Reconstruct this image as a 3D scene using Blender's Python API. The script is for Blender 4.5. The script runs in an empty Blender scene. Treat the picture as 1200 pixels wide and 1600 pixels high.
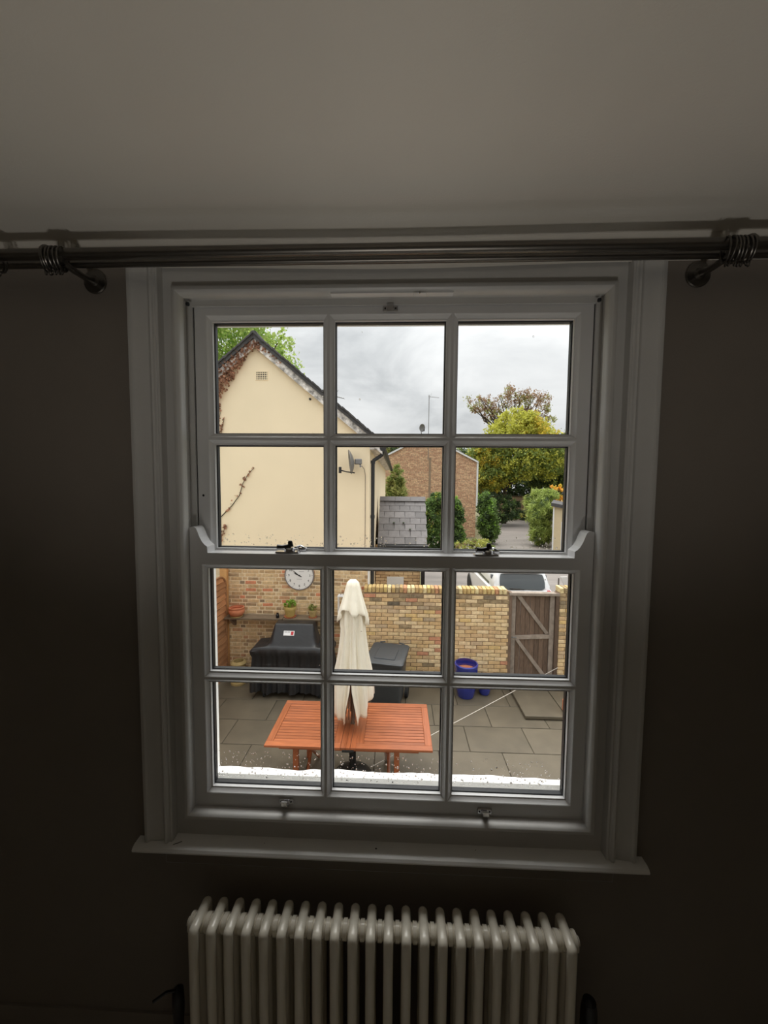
import bpy, math, random
import numpy as np
from mathutils import Vector, Matrix, noise

# ---------------------------------------------------------------- camera, sky, sun, exposure
SC = bpy.context.scene
COL = SC.collection
R = math.radians
random.seed(7)
RNG = np.random.default_rng(7)

def make_camera():
    yaw, pitch, roll = 0.0368, -0.0643, 0.008
    f = Vector((-math.sin(yaw)*math.cos(pitch), math.cos(yaw)*math.cos(pitch), math.sin(pitch)))
    r = Vector((math.cos(yaw), math.sin(yaw), 0)); u = r.cross(f)
    r2 = r*math.cos(roll)+u*math.sin(roll); u2 = -r*math.sin(roll)+u*math.cos(roll)
    cd = bpy.data.cameras.new('camera'); cam = bpy.data.objects.new('camera', cd); COL.objects.link(cam)
    cd.sensor_fit = 'HORIZONTAL'; cd.sensor_width = 36; cd.lens = 18.0; cd.clip_start = 0.02; cd.clip_end = 500
    m = Matrix((r2, u2, -f)).transposed().to_4x4(); m.translation = Vector((0.0325, -1.0318, 3.8))
    cam.matrix_world = m
    SC.camera = cam
make_camera()

SKY_ZENITH = 2.0
def make_world():
    w = bpy.data.worlds.new('overcast_sky'); SC.world = w; w.use_nodes = True
    nt = w.node_tree; nt.nodes.clear()
    out = nt.nodes.new('ShaderNodeOutputWorld'); bg = nt.nodes.new('ShaderNodeBackground')
    tc = nt.nodes.new('ShaderNodeTexCoord'); mp = nt.nodes.new('ShaderNodeMapping')
    mp.inputs['Scale'].default_value = (1.6, 1.6, 4.2); mp.inputs['Location'].default_value = (0.35, 0.1, 0.2)
    no = nt.nodes.new('ShaderNodeTexNoise'); no.inputs['Scale'].default_value = 1.7
    no.inputs['Detail'].default_value = 7; no.inputs['Roughness'].default_value = 0.55; no.inputs['Distortion'].default_value = 0.5
    rp = nt.nodes.new('ShaderNodeValToRGB')
    rp.color_ramp.elements[0].position = 0.30; rp.color_ramp.elements[0].color = (0.60, 0.62, 0.64, 1)
    rp.color_ramp.elements[1].position = 0.62; rp.color_ramp.elements[1].color = (0.96, 0.97, 0.98, 1)
    e = rp.color_ramp.elements.new(0.46); e.color = (0.82, 0.835, 0.85, 1)
    nt.links.new(tc.outputs['Generated'], mp.inputs['Vector']); nt.links.new(mp.outputs['Vector'], no.inputs['Vector'])
    nt.links.new(no.outputs['Fac'], rp.inputs['Fac']); nt.links.new(rp.outputs['Color'], bg.inputs['Color'])
    # standard overcast sky: luminance (1 + 2 sin elevation) / 3 of the zenith's
    sp = nt.nodes.new('ShaderNodeSeparateXYZ'); nt.links.new(tc.outputs['Generated'], sp.inputs[0])
    mx = nt.nodes.new('ShaderNodeMath'); mx.operation = 'MAXIMUM'; mx.inputs[1].default_value = 0.0; nt.links.new(sp.outputs['Z'], mx.inputs[0])
    ma = nt.nodes.new('ShaderNodeMath'); ma.operation = 'MULTIPLY_ADD'; ma.inputs[1].default_value = 2*SKY_ZENITH/3; ma.inputs[2].default_value = SKY_ZENITH/3
    nt.links.new(mx.outputs[0], ma.inputs[0]); nt.links.new(ma.outputs[0], bg.inputs['Strength'])
    nt.links.new(bg.outputs['Background'], out.inputs['Surface'])
make_world()

def make_sun():
    # the sun's soft glow behind the cloud, high above the cottage
    l = bpy.data.lights.new('cloudy_sun', 'SUN'); l.energy = 3.7; l.angle = R(52); l.color = (1.0, 0.97, 0.92)
    o = bpy.data.objects.new('cloudy_sun', l); COL.objects.link(o)
    o.rotation_euler = (R(-17), 0, R(8))
    o.location = (0, -4, 12)
make_sun()

def make_portal():
    # marks the window opening for the renderer's sky sampling; gives off no light of its own
    l = bpy.data.lights.new('window_portal', 'AREA'); l.shape = 'RECTANGLE'; l.size = 1.26; l.size_y = 1.62
    l.cycles.is_portal = True
    o = bpy.data.objects.new('window_portal', l); COL.objects.link(o)
    o.location = (0.005, 0.35, 3.56); o.rotation_euler = (R(-90), 0, 0)
make_portal()

vs = SC.view_settings
vs.view_transform = 'Standard'; vs.look = 'None'; vs.gamma = 1.0; vs.exposure = 0.0; vs.use_curve_mapping = False
cy = SC.cycles
cy.use_denoising = True; cy.max_bounces = 14; cy.diffuse_bounces = 8; cy.glossy_bounces = 4
cy.transmission_bounces = 8; cy.transparent_max_bounces = 24; cy.sample_clamp_indirect = 6.0
cy.caustics_reflective = False; cy.caustics_refractive = False

# ---------------------------------------------------------------- helpers
def lin(c):
    return tuple(((v/255)/12.92 if v/255 <= 0.04045 else ((v/255+0.055)/1.055)**2.4) for v in c)

MATS = {}
def mat(name, rgb, rough=0.6, var=0.12, scale=6.0, bump=0.0, bscale=60.0, metal=0.0, spec=0.5, rand=0.0,
        stretch=None, ramp=None, island=False, coat=0.0, transl=0.0, detail=4.0):
    """procedural material: base colour (sRGB 0-255) with noise variation, optional per-object colour ramp and bump"""
    m = bpy.data.materials.new(name); m.use_nodes = True
    nt = m.node_tree; N = nt.nodes; L = nt.links
    bs = N['Principled BSDF']; out = N['Material Output']
    bs.inputs['Roughness'].default_value = rough; bs.inputs['Metallic'].default_value = metal
    bs.inputs['Specular IOR Level'].default_value = spec
    if coat: bs.inputs['Coat Weight'].default_value = coat; bs.inputs['Coat Roughness'].default_value = 0.08
    tc = N.new('ShaderNodeTexCoord'); vec = tc.outputs['Object']
    if stretch:
        mp = N.new('ShaderNodeMapping'); mp.inputs['Scale'].default_value = stretch
        L.new(vec, mp.inputs['Vector']); vec = mp.outputs['Vector']
    oi = N.new('ShaderNodeObjectInfo'); rnd = oi.outputs['Random']
    if island:
        ge = N.new('ShaderNodeNewGeometry'); rnd = ge.outputs['Random Per Island']
    wm = N.new('ShaderNodeMath'); wm.operation = 'MULTIPLY'; wm.inputs[1].default_value = 37.0; L.new(rnd, wm.inputs[0])
    no = N.new('ShaderNodeTexNoise'); no.noise_dimensions = '4D'
    no.inputs['Scale'].default_value = scale; no.inputs['Detail'].default_value = detail; no.inputs['Roughness'].default_value = 0.6
    L.new(vec, no.inputs['Vector']); L.new(wm.outputs[0], no.inputs['W'])
    if ramp:
        cr = N.new('ShaderNodeValToRGB'); els = cr.color_ramp.elements
        cr.color_ramp.interpolation = 'CONSTANT' if len(ramp) > 6 else 'LINEAR'
        while len(els) < len(ramp): els.new(0.5)
        for i, (p, c) in enumerate(ramp):
            els[i].position = p; els[i].color = (*lin(c), 1)
        L.new(rnd, cr.inputs['Fac']); base = cr.outputs['Color']
    else:
        rg = N.new('ShaderNodeRGB'); rg.outputs[0].default_value = (*lin(rgb), 1); base = rg.outputs[0]
    mr = N.new('ShaderNodeMapRange'); mr.inputs['From Min'].default_value = 0.3; mr.inputs['From Max'].default_value = 0.7
    mr.inputs['To Min'].default_value = 1-var; mr.inputs['To Max'].default_value = 1+var
    L.new(no.outputs['Fac'], mr.inputs['Value'])
    fac = mr.outputs['Result']
    if rand:
        m2 = N.new('ShaderNodeMapRange'); m2.inputs['To Min'].default_value = 1-rand; m2.inputs['To Max'].default_value = 1+rand
        L.new(rnd, m2.inputs['Value'])
        mm = N.new('ShaderNodeMath'); mm.operation = 'MULTIPLY'; L.new(fac, mm.inputs[0]); L.new(m2.outputs['Result'], mm.inputs[1]); fac = mm.outputs[0]
    vm = N.new('ShaderNodeVectorMath'); vm.operation = 'SCALE'; L.new(base, vm.inputs[0]); L.new(fac, vm.inputs['Scale'])
    L.new(vm.outputs['Vector'], bs.inputs['Base Color'])
    if bump:
        nb = N.new('ShaderNodeTexNoise'); nb.inputs['Scale'].default_value = bscale; nb.inputs['Detail'].default_value = 5
        L.new(vec, nb.inputs['Vector'])
        bp = N.new('ShaderNodeBump'); bp.inputs['Strength'].default_value = bump; bp.inputs['Distance'].default_value = 0.01
        L.new(nb.outputs['Fac'], bp.inputs['Height']); L.new(bp.outputs['Normal'], bs.inputs['Normal'])
    if transl:
        tr = N.new('ShaderNodeBsdfTranslucent'); L.new(vm.outputs['Vector'], tr.inputs['Color'])
        mx = N.new('ShaderNodeMixShader'); mx.inputs[0].default_value = transl
        L.new(bs.outputs[0], mx.inputs[1]); L.new(tr.outputs[0], mx.inputs[2]); L.new(mx.outputs[0], out.inputs['Surface'])
    MATS[name] = m
    return m

def glass_mat(name, tint=(1, 1, 1), rough=0.0, refl=1.0):
    m = bpy.data.materials.new(name); m.use_nodes = True; nt = m.node_tree; N = nt.nodes; L = nt.links
    N.remove(N['Principled BSDF'])
    t = N.new('ShaderNodeBsdfTransparent'); t.inputs[0].default_value = (*tint, 1)
    g = N.new('ShaderNodeBsdfGlossy'); g.inputs['Roughness'].default_value = rough
    fr = N.new('ShaderNodeFresnel'); fr.inputs['IOR'].default_value = 1.3
    ml = N.new('ShaderNodeMath'); ml.operation = 'MULTIPLY'; ml.inputs[1].default_value = refl; L.new(fr.outputs[0], ml.inputs[0])
    ge = N.new('ShaderNodeNewGeometry'); sb = N.new('ShaderNodeMath'); sb.operation = 'SUBTRACT'; sb.inputs[0].default_value = 1.0; L.new(ge.outputs['Backfacing'], sb.inputs[1])
    m2 = N.new('ShaderNodeMath'); m2.operation = 'MULTIPLY'; L.new(ml.outputs[0], m2.inputs[0]); L.new(sb.outputs[0], m2.inputs[1])   # thin sheet: reflect once, no total internal reflection
    mx = N.new('ShaderNodeMixShader'); L.new(m2.outputs[0], mx.inputs[0]); L.new(t.outputs[0], mx.inputs[1]); L.new(g.outputs[0], mx.inputs[2])
    L.new(mx.outputs[0], N['Material Output'].inputs['Surface']); MATS[name] = m
    return m

def water_mat(name):
    m = bpy.data.materials.new(name); m.use_nodes = True; nt = m.node_tree; N = nt.nodes
    N.remove(N['Principled BSDF']); g = N.new('ShaderNodeBsdfGlass'); g.inputs['IOR'].default_value = 1.33; g.inputs['Roughness'].default_value = 0
    nt.links.new(g.outputs[0], N['Material Output'].inputs['Surface']); MATS[name] = m
    return m

class MB:
    """collects geometry for one mesh object"""
    def __init__(s): s.v = []; s.f = []; s.mi = []
    def add(s, vs_, fs, mi=0):
        o = len(s.v); s.v += [tuple(p) for p in vs_]
        for f in fs: s.f.append(tuple(o+i for i in f)); s.mi.append(mi)
        return s
    def box(s, x0, x1, y0, y1, z0, z1, mi=0, M=None):
        p = [(x0,y0,z0),(x1,y0,z0),(x1,y1,z0),(x0,y1,z0),(x0,y0,z1),(x1,y0,z1),(x1,y1,z1),(x0,y1,z1)]
        if M is not None: p = [M @ Vector(q) for q in p]
        return s.add(p, [(0,3,2,1),(4,5,6,7),(0,1,5,4),(1,2,6,5),(2,3,7,6),(3,0,4,7)], mi)
    def cbox(s, x0, x1, y0, y1, z0, z1, c=0.004, mi=0, M=None):
        """box with chamfered edges"""
        vs_ = []; idx = {}
        X = (x0, x1); Y = (y0, y1); Z = (z0, z1)
        for i in (0, 1):
            for j in (0, 1):
                for k in (0, 1):
                    sx, sy, sz = (1, -1)[i], (1, -1)[j], (1, -1)[k]
                    for a in range(3):
                        q = [X[i]+sx*c, Y[j]+sy*c, Z[k]+sz*c]; q[a] = (X[i], Y[j], Z[k])[a]
                        idx[i, j, k, a] = len(vs_); vs_.append(q)
        fs = []
        for a in range(3):
            b, d = [(1, 2), (2, 0), (0, 1)][a]
            for e in (0, 1):
                cs = []
                for (p, q) in ((0, 0), (1, 0), (1, 1), (0, 1)):
                    t = [0, 0, 0]; t[a] = e; t[b] = p; t[d] = q; cs.append(idx[t[0], t[1], t[2], a])
                fs.append(cs if e else cs[::-1])
        for a in range(3):
            b, d = [(1, 2), (2, 0), (0, 1)][a]
            for p in (0, 1):
                for q in (0, 1):
                    t0 = [0, 0, 0]; t0[b] = p; t0[d] = q; t1 = list(t0); t1[a] = 1
                    fc = [idx[(*t0, b)], idx[(*t1, b)], idx[(*t1, d)], idx[(*t0, d)]]
                    fs.append(fc if (p+q) % 2 else fc[::-1])
        for i in (0, 1):
            for j in (0, 1):
                for k in (0, 1):
                    fc = [idx[i, j, k, 0], idx[i, j, k, 1], idx[i, j, k, 2]]
                    fs.append(fc if (i+j+k) % 2 else fc[::-1])
        if M is not None: vs_ = [M @ Vector(q) for q in vs_]
        return s.add(vs_, fs, mi)
    def prism(s, poly, axis, a, b, mi=0, M=None):
        """extrude a 2D polygon along axis ('x': poly=(y,z), 'y': poly=(x,z), 'z': poly=(x,y))"""
        def pt(p, t): return {'x': (t, p[0], p[1]), 'y': (p[0], t, p[1]), 'z': (p[0], p[1], t)}[axis]
        n = len(poly); vs_ = [pt(p, a) for p in poly]+[pt(p, b) for p in poly]
        if M is not None: vs_ = [M @ Vector(q) for q in vs_]
        fs = [(i, (i+1) % n, n+(i+1) % n, n+i) for i in range(n)]
        fs += [tuple(range(n))[::-1], tuple(range(n, 2*n))]
        return s.add(vs_, fs, mi)
    def ring(s, x0, x1, z0, z1, prof, mi=0):
        """mitred rectangular frame in the xz plane: prof = closed list of (inset, y)"""
        n = len(prof); vs_ = []
        for (d, y) in prof: vs_ += [(x0+d, y, z0+d), (x1-d, y, z0+d), (x1-d, y, z1-d), (x0+d, y, z1-d)]
        fs = []
        for i in range(n):
            j = (i+1) % n
            for k in range(4):
                l = (k+1) % 4; fs.append((4*i+k, 4*i+l, 4*j+l, 4*j+k))
        return s.add(vs_, fs, mi)
    def tube(s, pts, r, n=8, cap=True, closed=False, mi=0, sx=1.0):
        pts = [Vector(p) for p in pts]; m = len(pts); rs = r if isinstance(r, (list, tuple)) else [r]*m
        vs_ = []; up = None
        for i, p in enumerate(pts):
            a = pts[(i-1) % m] if (i > 0 or closed) else p; b = pts[(i+1) % m] if (i < m-1 or closed) else p
            t = (b-a).normalized() if (b-a).length > 1e-9 else Vector((0, 0, 1))
            if up is None:
                up = Vector((0, 0, 1)) if abs(t.z) < 0.9 else Vector((1, 0, 0))
                up = (up-t*up.dot(t)).normalized()
            else:
                u2 = up-t*up.dot(t); up = u2.normalized() if u2.length > 1e-6 else up
            sd = t.cross(up)
            for k in range(n):
                an = 2*math.pi*k/n; vs_.append(p+(up*math.cos(an)+sd*math.sin(an)*sx)*rs[i])
        fs = []
        for i in range(m if closed else m-1):
            j = (i+1) % m
            for k in range(n):
                l = (k+1) % n; fs.append((i*n+k, i*n+l, j*n+l, j*n+k))
        if cap and not closed: fs += [tuple(range(n))[::-1], tuple(range((m-1)*n, m*n))]
        return s.add(vs_, fs, mi)
    def lathe(s, prof, c=(0, 0, 0), n=24, mi=0, M=None, sx=1.0, sy=1.0, cap=True):
        """revolve (r, z) profile around z"""
        vs_ = []
        for (r, z) in prof:
            for k in range(n):
                a = 2*math.pi*k/n; vs_.append(Vector((c[0]+r*math.cos(a)*sx, c[1]+r*math.sin(a)*sy, c[2]+z)))
        if M is not None: vs_ = [M @ q for q in vs_]
        m = len(prof); fs = [(i*n+k, i*n+(k+1) % n, (i+1)*n+(k+1) % n, (i+1)*n+k) for i in range(m-1) for k in range(n)]
        if cap and prof[0][0] > 1e-6: fs.append(tuple(range(n))[::-1])
        if cap and prof[-1][0] > 1e-6: fs.append(tuple(range((m-1)*n, m*n)))
        return s.add(vs_, fs, mi)
    def grid(s, P, mi=0, wrap=False):
        """P: rows of points"""
        nr = len(P); nc = len(P[0]); vs_ = [q for r_ in P for q in r_]
        fs = [(i*nc+j, i*nc+(j+1) % nc, (i+1)*nc+(j+1) % nc, (i+1)*nc+j) for i in range(nr-1) for j in range(nc if wrap else nc-1)]
        return s.add(vs_, fs, mi)
    def mesh(s, name, mats, smooth=False):
        me = bpy.data.meshes.new(name); me.from_pydata(s.v, [], s.f)
        for m in (mats if isinstance(mats, (list, tuple)) else [mats]): me.materials.append(m)
        if any(s.mi): me.polygons.foreach_set('material_index', s.mi)
        if smooth:
            me.polygons.foreach_set('use_smooth', [True]*len(me.polygons))
            if smooth != 'all': me.set_sharp_from_angle(angle=R(smooth if not isinstance(smooth, bool) else 40))
        me.update(); return me
    def build(s, name, mats, parent=None, smooth=False, loc=None, fix=True):
        me = s.mesh(name, mats, smooth)
        if fix: recalc(me)
        return link(name, me, parent, loc)

import bmesh
def recalc(me):
    bm = bmesh.new(); bm.from_mesh(me); bmesh.ops.recalc_face_normals(bm, faces=bm.faces); bm.to_mesh(me); bm.free()

def link(name, data, parent=None, loc=None, rot=None):
    o = bpy.data.objects.new(name, data); COL.objects.link(o)
    WL[o.name] = Vector(loc) if loc is not None else Vector((0, 0, 0))
    if parent is not None:
        o.parent = parent
        if parent.name in LOCAL: LOCAL.add(o.name)
        else: o.matrix_parent_inverse = Matrix.Translation(-WL[parent.name])   # children are given in world coordinates
    if loc is not None: o.location = loc
    if rot is not None: o.rotation_euler = rot
    return o
WL = {}; LOCAL = set()

def tag(o, label, cat, group=None, kind=None):
    o['label'] = label; o['category'] = cat
    if group: o['group'] = group
    if kind: o['kind'] = kind
    return o

def empty(name, loc=(0, 0, 0), label=None, cat=None, group=None, kind=None, parent=None, rz=0, local=False):
    o = link(name, None, parent, loc, (0, 0, rz)); o.empty_display_size = 0.05
    if local: LOCAL.add(o.name)                                                   # children are given relative to it
    if label: tag(o, label, cat, group, kind)
    return o

def copy_tree(o, parent=None):
    c = o.copy(); COL.objects.link(c); c.parent = parent
    for ch in list(o.children): copy_tree(ch, c)
    return c

# ---------------------------------------------------------------- interior materials
M_TRIM = mat('white_gloss_paint', (205, 204, 202), rough=0.38, var=0.03, scale=9)
M_BOARD = mat('white_board_gloss', (240, 240, 239), rough=0.3, var=0.02, scale=9)
M_SASH = mat('white_sash_paint', (226, 226, 227), rough=0.35, var=0.02, scale=9)
M_CEIL = mat('ceiling_paint', (232, 227, 218), rough=0.9, var=0.02, scale=3, bump=0.06, bscale=220)
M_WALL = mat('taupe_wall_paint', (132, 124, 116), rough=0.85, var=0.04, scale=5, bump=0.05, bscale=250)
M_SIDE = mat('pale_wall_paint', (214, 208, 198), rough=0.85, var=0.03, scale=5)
M_FLOOR = mat('beige_carpet', (222, 217, 208), rough=0.95, var=0.1, scale=40)
M_RAD = mat('radiator_enamel', (232, 226, 212), rough=0.22, var=0.03, scale=12)
M_NICKEL = mat('brushed_nickel', (118, 114, 109), rough=0.36, var=0.06, scale=30, metal=1.0)
M_CHROME = mat('polished_chrome', (205, 205, 208), rough=0.12, var=0.03, metal=1.0)
M_DARK = mat('dark_seal', (38, 40, 44), rough=0.5, var=0.05)
M_BLACK = mat('black_metal', (26, 25, 25), rough=0.4, var=0.1)
M_WHITEEXT = mat('white_masonry_paint', (248, 248, 246), rough=0.7, var=0.03, scale=14, bump=0.25, bscale=40)
M_PANE = glass_mat('window_glass', (0.985, 0.99, 0.985), refl=0.8)
M_WATER = water_mat('rain_water')

# ---------------------------------------------------------------- room shell
CX = 0.005                     # window centre
FL, CE = 2.05, 4.434           # room floor and ceiling heights above the patio
RX0, RX1, RY0 = -2.1, 2.3, -3.3

def front_wall():
    mb = MB(); hx0, hx1, hz0, hz1 = CX-0.64, CX+0.64, 2.70, 4.40
    X0, X1, Z0, Z1, T = -6.0, 6.0, 0.0, 5.3, 0.34
    xs = [X0, hx0, hx1, X1]; zs = [Z0, hz0, hz1, Z1]
    for side, y in ((0, 0.0), (1, T)):
        for i in range(3):
            for k in range(3):
                if i == 1 and k == 1: continue
                q = [(xs[i], y, zs[k]), (xs[i+1], y, zs[k]), (xs[i+1], y, zs[k+1]), (xs[i], y, zs[k+1])]
                mb.add(q, [(0, 1, 2, 3) if side == 0 else (3, 2, 1, 0)], side)
    for (a, b) in (((hx0, hz0), (hx1, hz0)), ((hx1, hz0), (hx1, hz1)), ((hx1, hz1), (hx0, hz1)), ((hx0, hz1), (hx0, hz0))):
        mb.add([(a[0], 0, a[1]), (b[0], 0, b[1]), (b[0], T, b[1]), (a[0], T, a[1])], [(0, 1, 2, 3)], 1)
    for (a, b) in (((X0, Z0), (X1, Z0)), ((X1, Z0), (X1, Z1)), ((X1, Z1), (X0, Z1)), ((X0, Z1), (X0, Z0))):
        mb.add([(a[0], 0, a[1]), (b[0], 0, b[1]), (b[0], T, b[1]), (a[0], T, a[1])], [(0, 1, 2, 3)], 1)
    mb.box(hx0, hx1, 0.0005, 0.10, hz0, 2.757, 0)                      # plaster made up under the window board
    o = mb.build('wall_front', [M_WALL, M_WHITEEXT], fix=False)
    tag(o, 'dark taupe painted wall around the sash window', 'wall', kind='structure')
front_wall()
t = 0.2
tag(MB().box(RX0-t, RX0, RY0-t, 0, FL-0.2, CE+0.3).build('wall_left', M_SIDE), 'pale side wall of the room to the left of the picture', 'wall', kind='structure')
tag(MB().box(RX1, RX1+t, RY0-t, 0, FL-0.2, CE+0.3).build('wall_right', M_SIDE), 'pale side wall of the room to the right of the picture', 'wall', kind='structure')
tag(MB().box(RX0, RX1, RY0-t, RY0, FL-0.2, CE+0.3).build('wall_back', M_SIDE), 'pale wall of the room behind the camera', 'wall', kind='structure')
tag(MB().box(RX0, RX1, RY0, 0, FL-0.2, FL).build('floor', M_FLOOR), 'carpeted room floor below the radiator', 'floor', kind='structure')

def ceiling():
    mb = MB(); nx, ny = 44, 16; P = []
    for j in range(ny+1):
        y = RY0+(0-RY0)*(1-(1-j/ny)**2); row = []
        for i in range(nx+1):
            x = RX0+(RX1-RX0)*i/nx
            sag = -0.010*math.exp(-((x-0.02)/0.45)**2)*math.exp(-((y)/0.25)**2)
            row.append((x, y, CE+sag))
        P.append(row)
    mb.grid(P)
    mb.box(RX0, RX1, RY0, 0, CE+0.05, CE+0.3)
    tag(mb.build('ceiling', M_CEIL, smooth=True), 'warm white plaster ceiling, slightly sagging above the window', 'ceiling', kind='structure')
ceiling()

def cornice():
    # shallow plaster cove under the ceiling, painted as the ceiling
    mb = MB(); P = []; n = 60
    prof = [(-0.020, 0.0), (-0.015, -0.006), (-0.012, -0.014), (-0.010, -0.03), (-0.008, -0.056), (0.0, -0.058)]
    for (y, dz) in prof:
        row = []
        for i in range(n+1):
            x = RX0+(RX1-RX0)*i/n
            sag = -0.012*math.exp(-((x-0.02)/0.42)**2)
            row.append((x, y, CE+dz+sag*(1.0 if dz < -0.01 else 0.8)))
        P.append(row)
    mb.grid(P)
    tag(mb.build('trim_1', M_CEIL, smooth=True), 'narrow plaster cove between the ceiling and the window wall', 'cornice', kind='structure')
cornice()

def baseboard():
    mb = MB(); h = 0.17
    mb.prism([(0, FL), (-0.018, FL), (-0.018, FL+h-0.03), (-0.012, FL+h-0.012), (-0.006, FL+h), (0, FL+h)], 'x', RX0, RX1)
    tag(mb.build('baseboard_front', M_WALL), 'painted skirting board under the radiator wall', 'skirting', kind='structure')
baseboard()

def fill_uplighter():
    # added fill lamp, unseen behind the camera; its two cups brighten the ceiling
    P = Vector((0.05, -1.50, FL))
    L_ = empty('fill_lamp', P, 'added fill lamp with two metal cups turned to the ceiling, unseen behind the camera', 'lamp')
    MB().lathe([(0.0001, 0), (0.14, 0), (0.14, 0.012), (0.03, 0.022), (0.012, 0.03)], P, 28).build('base', M_NICKEL, L_, smooth=30)
    top = P+Vector((0, 0, 0.50)); MB().tube([P+Vector((0, 0, 0.02)), top], 0.011, 10).build('pole', M_NICKEL, L_, smooth=True)
    for s in (-1, 1):
        head = top+Vector((s*0.14, 0, 0)); aim = Vector((0.03+s*0.70, -0.36, CE))
        MB().tube([top, head], 0.008, 8).build('arm', M_NICKEL, L_)
        d = (aim-head).normalized(); T = Matrix.Translation(head) @ d.to_track_quat('Z', 'Y').to_matrix().to_4x4()
        MB().lathe([(0.02, -0.02), (0.05, 0.0), (0.075, 0.06), (0.08, 0.13), (0.077, 0.13), (0.070, 0.06), (0.045, 0.006), (0.0001, 0.004)], M=T, n=24).build('cup', M_NICKEL, L_, smooth=30)
        l = bpy.data.lights.new('fill_spot', 'SPOT'); l.energy = FILL_W; l.color = (1.0, 0.955, 0.88); l.spot_size = R(62); l.spot_blend = 1.0; l.shadow_soft_size = 0.07
        o = bpy.data.objects.new('fill_spot', l); COL.objects.link(o); o.location = head+d*0.14; o.rotation_euler = (-d).to_track_quat('Z', 'Y').to_euler()
FILL_W = 17
fill_uplighter()

# ---------------------------------------------------------------- sash window
WIN = empty('window_1', (CX, 0, 2.76), 'white painted six-over-six sash window with two sliding sashes', 'window', kind='structure')
yF = 0.012
def frame_box():
    # box frame: side linings, head, bottom face
    mb = MB()
    for s in (-1, 1):
        a, b = sorted((CX+s*0.578, CX+s*0.638)); mb.box(a, b, yF, 0.135, 2.762, 4.385)
    mb.box(CX-0.578, CX+0.578, yF, 0.135, 4.322, 4.385)
    mb.box(CX-0.578, CX+0.578, yF, 0.134, 2.762, 2.846)
    mb.build('box_frame', M_TRIM, WIN)
    # staff bead, mitred all round
    x0, x1, z0, z1 = CX-0.582, CX+0.582, 2.838, 4.328
    prof = [(0, yF+0.001), (0, 0.000), (0.003, -0.005), (0.008, -0.0075), (0.0135, -0.0075), (0.0175, -0.005), (0.0205, 0.0), (0.0215, 0.006), (0.0215, 0.022), (0, 0.022)]
    MB().ring(x0, x1, z0, z1, prof).build('staff_bead', M_TRIM, WIN, smooth=30)
    # parting bead
    MB().ring(CX-0.578, CX+0.578, 2.846, 4.322, [(0, 0.068), (0.016, 0.068), (0.016, 0.0755), (0, 0.0755)]).build('parting_bead', M_TRIM, WIN)
    # outer lining
    MB().ring(CX-0.64, CX+0.64, 2.80, 4.36, [(0, 0.122), (0.082, 0.122), (0.082, 0.145), (0, 0.145)]).build('outer_lining', M_WHITEEXT, WIN)
frame_box()

def architrave(s):
    mb = MB(); xo, xi = 0.688, 0.610
    # (distance from outer edge, y) moulded profile
    prof = [(0, 0.0), (0, -0.020), (0.004, -0.022), (0.009, -0.022), (0.0115, -0.018), (0.014, -0.0165), (0.034, -0.0145), (0.044, -0.0135),
            (0.050, -0.012), (0.055, -0.014), (0.0585, -0.021), (0.063, -0.024), (0.067, -0.022), (0.069, -0.017), (0.071, -0.0155), (0.075, -0.0165), (0.078, -0.013), (0.078, 0.013), (0.06, 0.013), (0.06, 0.0)]
    mb.prism([(CX+s*(xo-d), y) for d, y in prof], 'z', 2.780, 4.384)
    mb.build('architrave', M_TRIM, WIN, smooth=30)
architrave(-1); architrave(1)

def window_board():
    mb = MB(); z = 2.781
    prof = [(0.05, z), (-0.024, z-0.002), (-0.034, z-0.006), (-0.038, z-0.012), (-0.036, z-0.018), (-0.028, z-0.022), (0.0, z-0.025), (0.05, z-0.025)]
    # nose returns a little past the architraves
    mb.prism(prof, 'x', CX-0.625, CX+0.625)
    prof2 = [(0.0, z-0.0015)]+prof[1:7]
    mb.prism(prof2, 'x', CX-0.715, CX-0.625); mb.prism(prof2, 'x', CX+0.625, CX+0.715)
    mb.build('window_board', M_BOARD, WIN, smooth=30)
window_board()

def trickle_vent():
    v = MB().box(CX-0.155, CX+0.165, -0.0005, 0.02, 4.3035, 4.3085).cbox(CX+0.062, CX+0.094, -0.004, 0.014, 4.301, 4.304, 0.001).build('trickle_vent', M_SASH, WIN)
    MB().box(CX+0.0765, CX+0.0785, -0.006, -0.002, 4.3, 4.3035).build('vent_slider', M_CHROME, v)
trickle_vent()
for (x, z) in ((-0.556, 4.302), (0.562, 4.302)):
    MB().lathe([(0.0001, -0.004), (0.0045, -0.004), (0.0055, 0), (0.0045, 0.004), (0.0001, 0.004)], (x, 0.045, z), 10).build('sash_stop', M_DARK, WIN)

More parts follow.
